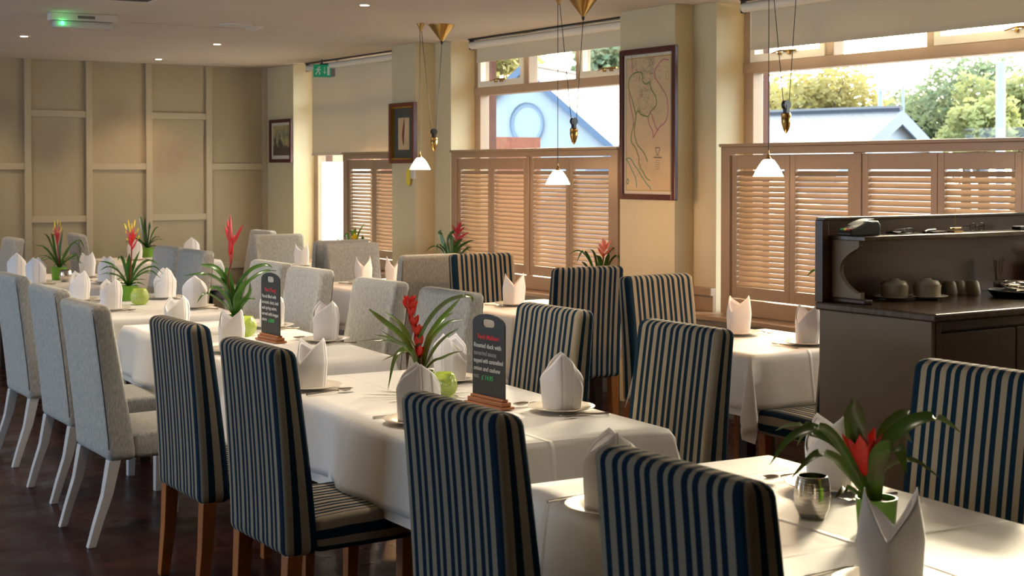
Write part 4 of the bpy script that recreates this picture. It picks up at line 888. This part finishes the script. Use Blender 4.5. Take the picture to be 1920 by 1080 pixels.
m.box(-.0113,-.0108,-h+.060,-h+.065,.060,Z-.060).box(-.0113,-.0108,h-.065,h-.060,.060,Z-.060).box(-.0113,-.0108,-h+.06,h-.06,.060,.065).box(-.0113,-.0108,-h+.06,h-.06,Z-.065,Z-.060); strip(m,[(308,210),(322,210),(322,255),(308,255),(308,210)],.004,.0113)
m.build('map_border',GOL,r,smooth=False)
r,h,Z=frame('framed_chilli_picture',PX2,10.865,11.325,1.675,2.205,.034,mat('red_brown_frame',(.12,.028,.012),.35),'framed picture of a single chilli with gold inner edge, above the yellow tag',.04)
MB().box(-.030,-.004,-h+.034,-h+.046,.034,Z-.034).box(-.030,-.004,h-.046,h-.034,.034,Z-.034).box(-.030,-.004,-h+.034,h-.034,.034,.044).box(-.030,-.004,-h+.034,h-.034,Z-.044,Z-.034).build('gold_slip',mat('gold_slip',(.65,.40,.04),.3,1),r,smooth=False)
MB().box(-.008,-.003,-h+.044,h-.044,.044,Z-.044).build('mount',mat('slate_mount',(.06,.065,.055),.7),r,smooth=False); MB().box(-.0095,-.008,-.10,.10,.12,Z-.13).build('picture_sheet',PAPER,r,smooth=False)
m=MB(); n_=14; vs=[]; 
for i in range(n_+1): q=i/n_; z_=.155+.25*q; c_=.010*math.sin(q*5); w_=.022*math.sin(PI*min(q*1.05,1))**.7*(1-.35*q)+.002; vs+=[(-.0100,c_-w_,z_),(-.0100,c_+w_,z_)]
m.add(vs,[(2*i,2*i+1,2*i+3,2*i+2) for i in range(n_)]); m.build('chilli',mat('chilli_brown_red',(.16,.035,.025),.6),r,smooth=False)
r,h,Z=frame('framed_cityscape',XW,13.87,14.44,1.695,2.155,.036,MAHOG,'small framed cityscape with a domed skyline near the far corner')
MB().box(-.008,-.003,-h+.036,h-.036,.036,Z-.036).build('mount',PAPW,r,smooth=False)
def cityMat():
    M=mat('painted_sky',(.2,.2,.1),.7); nt=M.node_tree; b=nt.nodes['Principled BSDF']; t=nt.nodes.new('ShaderNodeTexCoord'); nz=nt.nodes.new('ShaderNodeTexNoise'); nz.inputs['Scale'].default_value=9; nt.links.new(t.outputs['Object'],nz.inputs[0])
    nt.links.new(ramp(nt,nz.outputs['Fac'],[(.3,(.10,.14,.13)),(.5,(.30,.28,.14)),(.65,(.42,.34,.14))]),b.inputs[0]); return M
MB().box(-.0095,-.008,-h+.075,h-.075,.075,Z-.065).build('painted_sky',cityMat(),r,smooth=False)
m=MB(); rr=random.Random(8); k=-h+.075
while k<h-.085:
    ww=rr.uniform(.015,.035); m.add([(-.0102,k,.075),(-.0102,k+ww,.075),(-.0102,k+ww,.18+rr.uniform(-.03,.04)),(-.0102,k,.18+rr.uniform(-.03,.04))],[(0,1,2,3)]); k+=ww
m.add([(-.0103,.02+.05*math.cos(a*PI/8),.18+.07*math.sin(a*PI/8)) for a in range(9)],[tuple(range(9))]); m.add([(-.0103,.013,.24),(-.0103,.027,.24),(-.0103,.02,.32)],[(0,1,2)]); m.box(-.0103,-.0098,.13,.17,.10,.26)
m.build('painted_skyline',mat('painted_brown',(.09,.07,.045),.7),r,smooth=False)
# wall switch and yellow tag
p=aty(773,322,10.885); r=empty('wall_switch',(PX2,10.905,1.56),0,'small white wall box on the pillar edge below the chilli picture','switch'); MB().box(-.02,0,-.012,.05,-.02,.12).build('switch_plate',WHITEP,r,smooth=False,bevel=.003); MB().box(-.024,-.02,.005,.03,.03,.06).build('rocker',WHITEP,r,smooth=False)
m=MB(); vs=[];N=24
for s_ in(0,-.004):
    for k in range(N): a=2*PI*k/N; vs.append((s_,.036*math.cos(a),.075*math.copysign(abs(math.sin(a))**.6,math.sin(a))))
m.add(vs,[tuple(range(N)),tuple(range(2*N-1,N-1,-1))]+[(k,(k+1)%N,N+(k+1)%N,N+k) for k in range(N)]); o=m.build('yellow_tag',mat('yellow_card',(.75,.62,.05),.6),smooth=False); o.location=(PX2-.022,10.985,1.555); tag(o,'yellow oval tag hanging beside the white wall box below the chilli picture','tag')
# ================================================================== SIDEBOARD
ZC=1.05; A=atz(1541,564.5,ZC); B=atz(1740,590,ZC); SX=(A.x+B.x)/2; SYB=A.y; SYF=B.y; SXR=5.95
VARN=mat('brown_varnish',(.075,.027,.009),.32,noise=(7,.35,(.3,.3,3))); ENDP=mat('cream_painted_panel',(.25,.19,.13),.55,noise=(5,.08)); TOPM=mat('worn_worktop',(.11,.065,.035),.25,noise=(14,.5,(1,3,1)))
SB=empty('sideboard',(SX,SYF,0),0,'brown wooden waiter sideboard with cream end panel and hutch shelf','sideboard'); D=SYB-SYF; WD=SXR-SX
MB().box(.012,.035,.024,D-.01,0,ZC-.035).build('end_panel',ENDP,SB,smooth=False,bevel=.002)
MB().box(.035,WD,.06,D-.01,.08,ZC-.035).box(.035,WD,.10,D-.04,0,.08).build('carcass',VARN,SB,smooth=False)
MB().box(.0355,.065,.02,.06,0,ZC-.036).box(.065,WD,.035,.06,ZC-.075,ZC-.035).build('face_frame',VARN,SB,smooth=False,bevel=.002)
for i in range(3):
    x0=.07+i*.47; x1=min(x0+.462,WD-.005); dd=MB().box(x0,x1,.028,.058,.10,ZC-.085).build('door',VARN,SB,smooth=False,bevel=.003); MB().lathe([(0,0),(.012,0),(.008,-.012),(.014,-.022),(0,-.026)],n=12).build('knob',BRASS,dd).matrix_local=Matrix.Translation((x1-.05,.028,.70))@Matrix.Rotation(R(-90),4,'X')
MB().box(-.006,WD,-.012,D,ZC-.034,ZC).build('worktop',TOPM,SB,smooth=False,bevel=.008)
ZH=1.402; ZS=1.338
MB().box(.0,WD,D-.035,D-.005,ZC,ZH).box(-.006,.03,D-.045,D+.0,ZC,ZH).build('hutch_back',VARN,SB,smooth=False,bevel=.002)
MB().box(0,WD,D-.05,D+.002,ZH,ZH+.012).build('hutch_cap',TOPM,SB,smooth=False,bevel=.003)
MB().box(.05,WD,D-.235,D-.035,ZS-.02,ZS).build('shelf',TOPM,SB,smooth=False,bevel=.003)
pts=[(D-.035,ZS-.02),(D-.19,ZS-.02),(D-.19,ZS-.045)]
for k in range(13):
    a=R(80)-R(160)*k/12; pts.append((D-.185+.0+.105*(1-abs(math.sin(a))**2.2)*1.0+.0,(ZS+ZC)/2-.005+.098*math.sin(a)))
pts+=[(D-.20,ZC+.05),(D-.20,ZC+.0),(D-.035,ZC)]
m=MB(); n=len(pts); m.add([(.062,p,q) for p,q in pts]+[(.085,p,q) for p,q in pts],[tuple(range(n)),tuple(range(2*n-1,n-1,-1))]+[(k,(k+1)%n,n+(k+1)%n,n+k) for k in range(n)]); m.build('scroll_bracket',ENDP,SB,smooth=False)
MB().box(.05,.10,D-.235,D-.04,ZC,ZC+.022).build('bracket_foot',VARN,SB,smooth=False,bevel=.006)
def onsb(px,py,z=ZC): p=atz(px,py,z); return Vector((p.x,min(p.y,SYB-.13),z))
STON=mat('stoneware',(.42,.36,.26),.4)
for px,lab in ((1666,'left of the two lidded cream pots on saucers, beside the scroll bracket'),(1738,'right of the two lidded cream pots on saucers, next to the upturned cups')):
    p=onsb(px,556,ZC+.012); s=PLATE.copy(); COL.objects.link(s); s.location=(p.x,p.y,ZC+.001); s.scale=(.74,.74,.9); tag(s,'cream saucer under the '+lab[:lab.index(',')],'plate','cream saucers')
    r=empty('lidded_pot',(p.x,p.y,ZC+.010),0,lab,'pot','lidded pots')
    MB().lathe([(0,0),(.048,0),(.058,.006),(.060,.05),(.061,.056),(.055,.056),(.054,.01),(0,.01)],n=28).build('pot_body',STON,r,sharp=50); MB().lathe([(0,.084),(.018,.083),(.022,.076),(.048,.072),(.056,.060),(.056,.054),(0,.054)],n=28).build('lid',STON,r,sharp=60)
p=onsb(1641,551,ZC); 
o=MB().lathe([(0,0),(.016,0),(.018,.012),(.016,.024),(0,.026)],n=16).build('bottle_cap',mat('dark_green_plastic',(.01,.05,.03),.4)); o.location=(p.x,p.y-.09,ZC+.0005); tag(o,'small dark green cap in front of the left lidded pot','cap')
for k,px in enumerate((1785,1812,1838)):
    p=onsb(px,553); o=MB().lathe([(0,.062),(.022,.062),(.030,.052),(.038,.01),(.036,0),(.033,0),(.034,.01),(0,.055)],n=24).build('upturned_cup',STON); o.location=(p.x,p.y+.045,ZC+.0005); tag(o,('upturned cream cup next to the right lidded pot','upturned cream cup in the middle of three','upturned cream cup nearest the straws')[k],'cup','upturned cups')
p=onsb(1903,556); TRY=Vector((p.x,p.y-.02,ZC))
r=empty('cutlery_tray',TRY,0,'dark oval tray heaped with cutlery on the sideboard worktop','tray'); MB().lathe([(0,0),(.11,0),(.135,.03),(.13,.032),(.105,.006),(0,.006)],n=32).build('tray_body',BLACK,r,sharp=50)
rr=random.Random(11)
for k in range(12):
    o=(SPOON if k%2 else FORK).copy(); COL.objects.link(o); o.location=(TRY.x+rr.uniform(-.03,.03),TRY.y-.03+.006*k,ZC+.022+.0035*k); o.rotation_euler=(R(rr.uniform(-4,4)),R(rr.uniform(-5,1)),R(rr.uniform(150,200))); tag(o,('steel spoon' if k%2 else 'steel fork')+' in the heap on the dark oval tray','spoon' if k%2 else 'fork','cutlery heaped on the tray')
p=onsb(1886,535); BK=Vector((p.x+.01,SYB-.10,ZC))
r=empty('cutlery_holder',BK,0,'grey tub of upright cutlery at the back of the sideboard','holder'); GT=mat('grey_tub',(.12,.11,.10),.5); MB().lathe([(0,0),(.060,0),(.066,.13),(.070,.135),(.066,.135),(.058,.01),(0,.01)],n=4).build('tub',GT,r,smooth=False).rotation_euler=(0,0,R(45))
for k in range(9):
    o=(SPOON if k%2 else FORK).copy(); COL.objects.link(o); o.location=(BK.x+rr.uniform(-.035,.035),BK.y+rr.uniform(-.02,.02),ZC+.105); o.rotation_euler=(0,R(-90+rr.uniform(-12,12)),R(rr.uniform(0,180))); tag(o,('spoon' if k%2 else 'fork')+' standing upright in the grey tub','spoon' if k%2 else 'fork','cutlery upright in the grey tub')
p=onsb(1842,545); r=empty('straw_bundle',(p.x-.005,SYB-.12,ZC),0,'bundle of pale wooden chopsticks fanned in a small cup left of the grey tub','chopsticks')
MB().lathe([(0,0),(.020,0),(.024,.05),(.022,.05),(.018,.006),(0,.006)],n=16).build('small_cup',STON,r,sharp=50); m=MB()
for k in range(9): a=2*PI*k/9; m.tube([(.008*math.cos(a),.008*math.sin(a),.008),(.030*math.cos(a),.016*math.sin(a),.155+.01*math.sin(k*2))],.0028,6)
m.build('sticks',mat('pale_sticks',(.30,.20,.12),.6),r); r.name='chopstick_bundle'
# things on the shelf
def onsh(px): r_=ray(px,438); Y=SYB-.14; return Vector((Y*r_.x/r_.y,Y,ZS+.0005))
p=onsh(1612); r=empty('card_terminal',p,R(0),'black card payment terminal with a curled white receipt on the hutch shelf','card terminal')
m=MB(); prof=[(-.095,0),(-.10,.012),(-.085,.026),(.03,.060),(.075,.062),(.090,.045),(.088,.0)]; n=len(prof)
m.add([(x,-.038,z) for x,z in prof]+[(x,.038,z) for x,z in prof],[tuple(range(n)),tuple(range(2*n-1,n-1,-1))]+[(k,(k+1)%n,n+(k+1)%n,n+k) for k in range(n)]); m.build('terminal_body',BLACK,r,smooth=False,bevel=.008)
m=MB(); m.grid(lambda u,v:(-.045+.105*u,-.028+.056*v,.046+.030*u-.006*u*u+.004*math.sin(u*3)),8,2); m.build('receipt_paper',mat('receipt_white',(.75,.74,.70),.7),r)
m=MB(); 
for k in range(3): m.box(-.088+k*.0,-.074,-.025+.02*k,-.012+.02*k,.024,.031,mi=k)
m.build('coloured_keys',[RED,YEL,mat('key_green',(.02,.35,.05),.5)],r,smooth=False)
p=onsh(1688); m=MB(); m.grid(lambda u,v:(-.055+.11*u,-.04+.08*v,.006+.016*u*u+.006*math.sin(u*7+v*3)),10,4); m.box(-.05,.04,-.035,.035,0,.004); o=m.build('folded_papers',mat('grey_paper',(.26,.27,.28),.6),smooth=False); o.location=p; tag(o,'loose grey papers beside the card terminal on the shelf','papers')
p=onsh(1752); r=empty('order_pad',p,0,'thin dark order pad with a pen beside the loose papers','notepad'); MB().box(-.045,.045,-.03,.03,0,.008).build('pad',mat('dark_pad',(.10,.04,.03),.5),r,smooth=False); MB().tube([(-.075,-.01,.006),(-.045,.0,.012),(.02,.01,.013)],.0045,8).build('pen',BLACK,r)
p=onsh(1791); r=empty('wire_card_stand',p,0,'gold clip stand with a tall thin wire on the hutch shelf','stand'); MB().box(-.030,.030,-.02,.02,0,.006).box(-.024,.024,-.015,.015,.014,.020).tube([(-.036,0,.017),(.038,0,.017)],.004,8).build('clip_base',BRASS,r,smooth=False); MB().tube([(0,0,.02),(0,0,.150)],.0011,6).build('wire',BRASS,r)
p=onsh(1832); r=empty('spectacles',p,0,'pair of folded dark spectacles on the hutch shelf','spectacles'); m=MB()
for s_ in(-1,1):
    for j in range(16): pass
    ring=[(s_*.030+.020*math.cos(a*PI/8),0,.020+.017*math.sin(a*PI/8)) for a in range(17)]; m.tube(ring,.0018,6,cap=False); m.tube([(s_*.050,0,.026),(s_*.052,.03,.022),(s_*.02,.045,.012)],.0016,5)
m.tube([(-.010,0,.024),(0,-.002,.027),(.010,0,.024)],.0015,5); m.build('spectacle_frame',BLACK,r); r.children[0].data.name='spectacle_frame'
p=onsh(1916); o=MB().box(-.045,.045,-.025,.025,0,.018).build('phone_handset',BLACK,smooth=False,bevel=.006); o.location=p; tag(o,'dark flat handset at the right end of the hutch shelf','handset')
# ================================================================== OUTSIDE
GND=mat('grey_paving',(.13,.125,.12),.9,noise=(.4,.1)); struct(MB().box(6.9,160,-90,160,-1.2,-1.0).build('ground',GND,smooth=False))
def slate(nm,k_):
    M=mat(nm,(.11,.13,.17),.7); nt=M.node_tree; b=nt.nodes['Principled BSDF']; uv=nt.nodes.new('ShaderNodeUVMap'); br=nt.nodes.new('ShaderNodeTexBrick'); br.inputs['Scale'].default_value=1; br.inputs['Brick Width'].default_value=.34; br.inputs['Row Height'].default_value=.17; br.inputs['Mortar Size'].default_value=.018
    br.inputs['Color1'].default_value=tuple(k_*q for q in (.21,.225,.25))+(1,); br.inputs['Color2'].default_value=tuple(k_*q for q in (.17,.185,.215))+(1,); br.inputs['Mortar'].default_value=tuple(k_*q for q in (.12,.135,.17))+(1,); nt.links.new(uv.outputs[0],br.inputs[0]); nt.links.new(br.outputs[0],b.inputs[0]); return M
SLR0=slate('roof_slate',1.0); SLRD=slate('dark_roof_slate',.34); SLRM=slate('mid_roof_slate',.36); WH=mat('white_render',(.34,.37,.40),.85,noise=(1,.05)); BARGE=mat('blue_grey_bargeboard',(.08,.12,.18),.6)
def house(apx,d,az,length,half,pitch,label,round_=None,wallz=-1.0,name='bungalow',SLR=None):
    SLR=SLR or SLR0
    ap=atd(*apx,d); rd=Vector((math.sin(R(az)),math.cos(R(az)),0)); gd=Vector((rd.y,-rd.x,0)); r=empty(name,(ap.x,ap.y,wallz),0,label,'house'); o=Vector((ap.x,ap.y,wallz)); a=ap-o; dz=half*math.tan(R(pitch))
    f=rd*.25; e1=a+gd*half-Vector((0,0,dz)); e2=a-gd*half-Vector((0,0,dz)); wl=(half-.25)
    g1=gd*wl; m=MB(); zt=a.z-wl*math.tan(R(pitch)); 
    P0=[f+g1,f-g1]; top=Vector((0,0,a.z-.05))
    vs=[f+g1,f+g1+Vector((0,0,zt)),f+top,f-g1+Vector((0,0,zt)),f-g1]; vs2=[v+rd*(length-.5) for v in vs]
    m.add(vs+vs2,[(0,1,2,3,4),(9,8,7,6,5),(0,5,6,1),(4,3,8,9)]); m.build('walls',WH,r,smooth=False)
    for s_,e in ((1,e1),(-1,e2)):
        th=Vector((0,0,-.12)); q=[a,e,e+rd*length,a+rd*length]; k=MB(); Ls=(e-a).length; u=[(0,0),(0,Ls),(length,Ls),(length,0)]
        k.add(q+[v+th for v in q],[(0,1,2,3),(7,6,5,4),(0,4,5,1),(1,5,6,2),(2,6,7,3),(3,7,4,0)],[[(0,0),(0,Ls),(length,Ls),(length,0)]]+[[(0,0)]*4]*5); k.build('roof_slope',SLR,r,smooth=False)
        bb=MB(); dn=Vector((0,0,-.38)); bq=[a-rd*.04,e-rd*.04,e+dn-rd*.04,a+dn-rd*.04]; bb.add([v for v in bq]+[v+rd*.06 for v in bq],[(0,1,2,3),(7,6,5,4),(0,4,5,1),(1,5,6,2),(2,6,7,3),(3,7,4,0)]); bb.build('bargeboard',BARGE,r,smooth=False)
    m=MB(); m.tube([a+Vector((0,0,.03)),a+rd*length+Vector((0,0,.03))],.09,6); m.build('ridge_tiles',SLR,r)
    if round_:
        c=atd(*round_,d)-o; t=(c-f).dot(gd); zc=c.z; k=MB(); n=28; R0,R1=.75,.92; vs=[]
        for rr_ in (R0,R1):
            for i in range(n): q=2*PI*i/n; vs.append(f-rd*.03+gd*(t+rr_*.85*math.cos(q))+Vector((0,0,zc+rr_*math.sin(q))))
        vs+=[v-rd*.10 for v in vs[n:2*n]]
        k.add(vs,[(i,(i+1)%n,n+(i+1)%n,n+i) for i in range(n)]+[(n+i,n+(i+1)%n,2*n+(i+1)%n,2*n+i) for i in range(n)]); k.build('round_window_surround',mat('pale_blue_render',(.22,.27,.33),.8),r,smooth=False)
    return r
house((978,121),62,55,22,4.6,40,'white house with round gable feature and slate roof seen through the middle window',round_=(985,232),SLR=SLRD)
house((1690,206),38,-12,6.8,3.2,27,'low white gabled bungalow with a pale slate roof outside the right window',SLR=SLRM)
house((1200,242),23,55,6,1.9,36,'dark slate roofed outbuilding low at the right of the middle window view',name='outbuilding',SLR=SLRD)
bb=atd(640,330,26); o=MB().box(-3,3,-2,2,0,3.2).build('brick_building',mat('red_brick_outside',(.28,.09,.05),.9,noise=(9,.3)),smooth=False); o.location=(bb.x,bb.y,-1); tag(o,'red brick building glimpsed over the frosted pane of the far window','building')
def tree(px,py,d,rx,rz,leafm,label,n=5200,seed=1,ls=.16,trunk=True):
    c=atd(px,py,d); r=empty('tree',(c.x,c.y,-1),0,label,'tree','trees beyond the car park'); rr=random.Random(seed); zc=c.z+1
    t=MB(); t.tube([(0,0,0),(.1,.05,zc*.5),(0,.1,zc)],[.28,.2,.1],8)
    blobs=[]
    for k in range(16):
        a=rr.uniform(0,2*PI); q=rr.uniform(.2,.8); zz=rr.uniform(-.8,.9); blobs.append(Vector((rx*q*math.cos(a),rx*q*math.sin(a),zc+rz*zz*.75))); t.tube([(0,0,zc*.45+rr.uniform(-.3,.8)),blobs[-1]*.6+Vector((0,0,zc*.3)),blobs[-1]],[.09,.05,.02],5)
    t.build('trunk',mat('bark',(.10,.07,.05),.9),r); m=MB()
    for k in range(n):
        b_=blobs[k%16]; s_=rr.uniform(.25,1)**.5*rx*.42; dv=Vector((rr.gauss(0,1),rr.gauss(0,1),rr.gauss(0,.8))).normalized()*s_; p=b_+dv
        ax=Vector((rr.gauss(0,1),rr.gauss(0,1),rr.gauss(0,1))).normalized(); ay=ax.orthogonal().normalized(); m.add([p+ax*ls,p+ay*ls*.6,p-ax*ls,p-ay*ls*.6],[(0,1,2,3)])
    m.build('foliage',leafm,r,smooth=False); return r
def leafmat(name,c):
    M=mat(name,c,.7,noise=(.8,.35)); nt=M.node_tree; b=nt.nodes['Principled BSDF']; tr=nt.nodes.new('ShaderNodeBsdfTranslucent'); tr.inputs[0].default_value=(*[min(1,k*1.3) for k in c],1); mx=nt.nodes.new('ShaderNodeMixShader'); mx.inputs[0].default_value=.45
    nt.links.new(b.outputs[0],mx.inputs[1]); nt.links.new(tr.outputs[0],mx.inputs[2]); nt.links.new(mx.outputs[0],nt.nodes['Material Output'].inputs[0]); return M
LY=leafmat('yellowing_leaves',(.30,.26,.08)); LGR=leafmat('green_leaves',(.16,.21,.11)); LG2=leafmat('yellow_green_leaves',(.24,.26,.09))
tree(1535,215,62,2.9,2.3,LY,'yellowing autumn tree behind the bungalow roof, left of the lamp post',seed=1); tree(1478,205,68,2.0,1.9,LY,'small yellow tree partly cut by the left edge of the right window',3200,seed=2)
tree(1668,235,84,2.4,1.6,LGR,'low green tree behind the peak of the bungalow gable',3600,seed=3); tree(1740,235,74,2.4,1.9,LGR,'green tree right of the bungalow gable',seed=4)
tree(1812,205,66,2.9,2.6,LGR,'taller dark green tree left of the tall pale pole',6000,seed=5); tree(1905,225,60,2.3,2.2,LG2,'yellow green tree right of the tall pale pole',seed=6); tree(1845,245,54,1.8,1.3,LG2,'low yellow green bush by the tall pale pole',2800,seed=7); tree(1600,240,78,2.0,1.3,LG2,'low yellow green tree behind the bungalow ridge',2800,seed=8)
tree(1142,120,90,3.0,2.0,LGR,'hazy green tree seen through the top right light of the middle window',1600,seed=9,ls=.35); tree(935,115,100,3.2,1.2,LY,'distant reddish yellow tree behind the roof of the white house',1200,seed=10,ls=.35)
PALE=mat('pale_steel_pole',(.30,.34,.40),.5)
p=atd(1650,205,56); r=empty('street_lamp',(p.x,p.y,-1),0,'street lamp with a white globe like head behind the bungalow','street lamp'); zz=atd(1650,168,56).z+1; MB().tube([(0,0,0),(0,0,zz)],.09,8).build('pole',PALE,r); MB().lathe([(0,-.12),(.3,-.08),(.42,.05),(.3,.2),(0,.26)],(.25,-.1,zz),16).build('lamp_head',mat('white_lamp_head',(.7,.7,.72),.4),r)
for px,ty,d_,rd_,lab in ((1693,160,60,.07,'thin pale pole rising behind the gable peak'),(1876,118,50,.16,'tall pale pole in front of the trees at the right')):
    p=atd(px,230,d_); zt=atd(px,ty,d_).z+1; o=MB().tube([(0,0,0),(0,0,zt)],rd_,10).build('utility_pole',PALE); o.location=(p.x,p.y,-1); tag(o,lab,'pole','poles outside the right window')
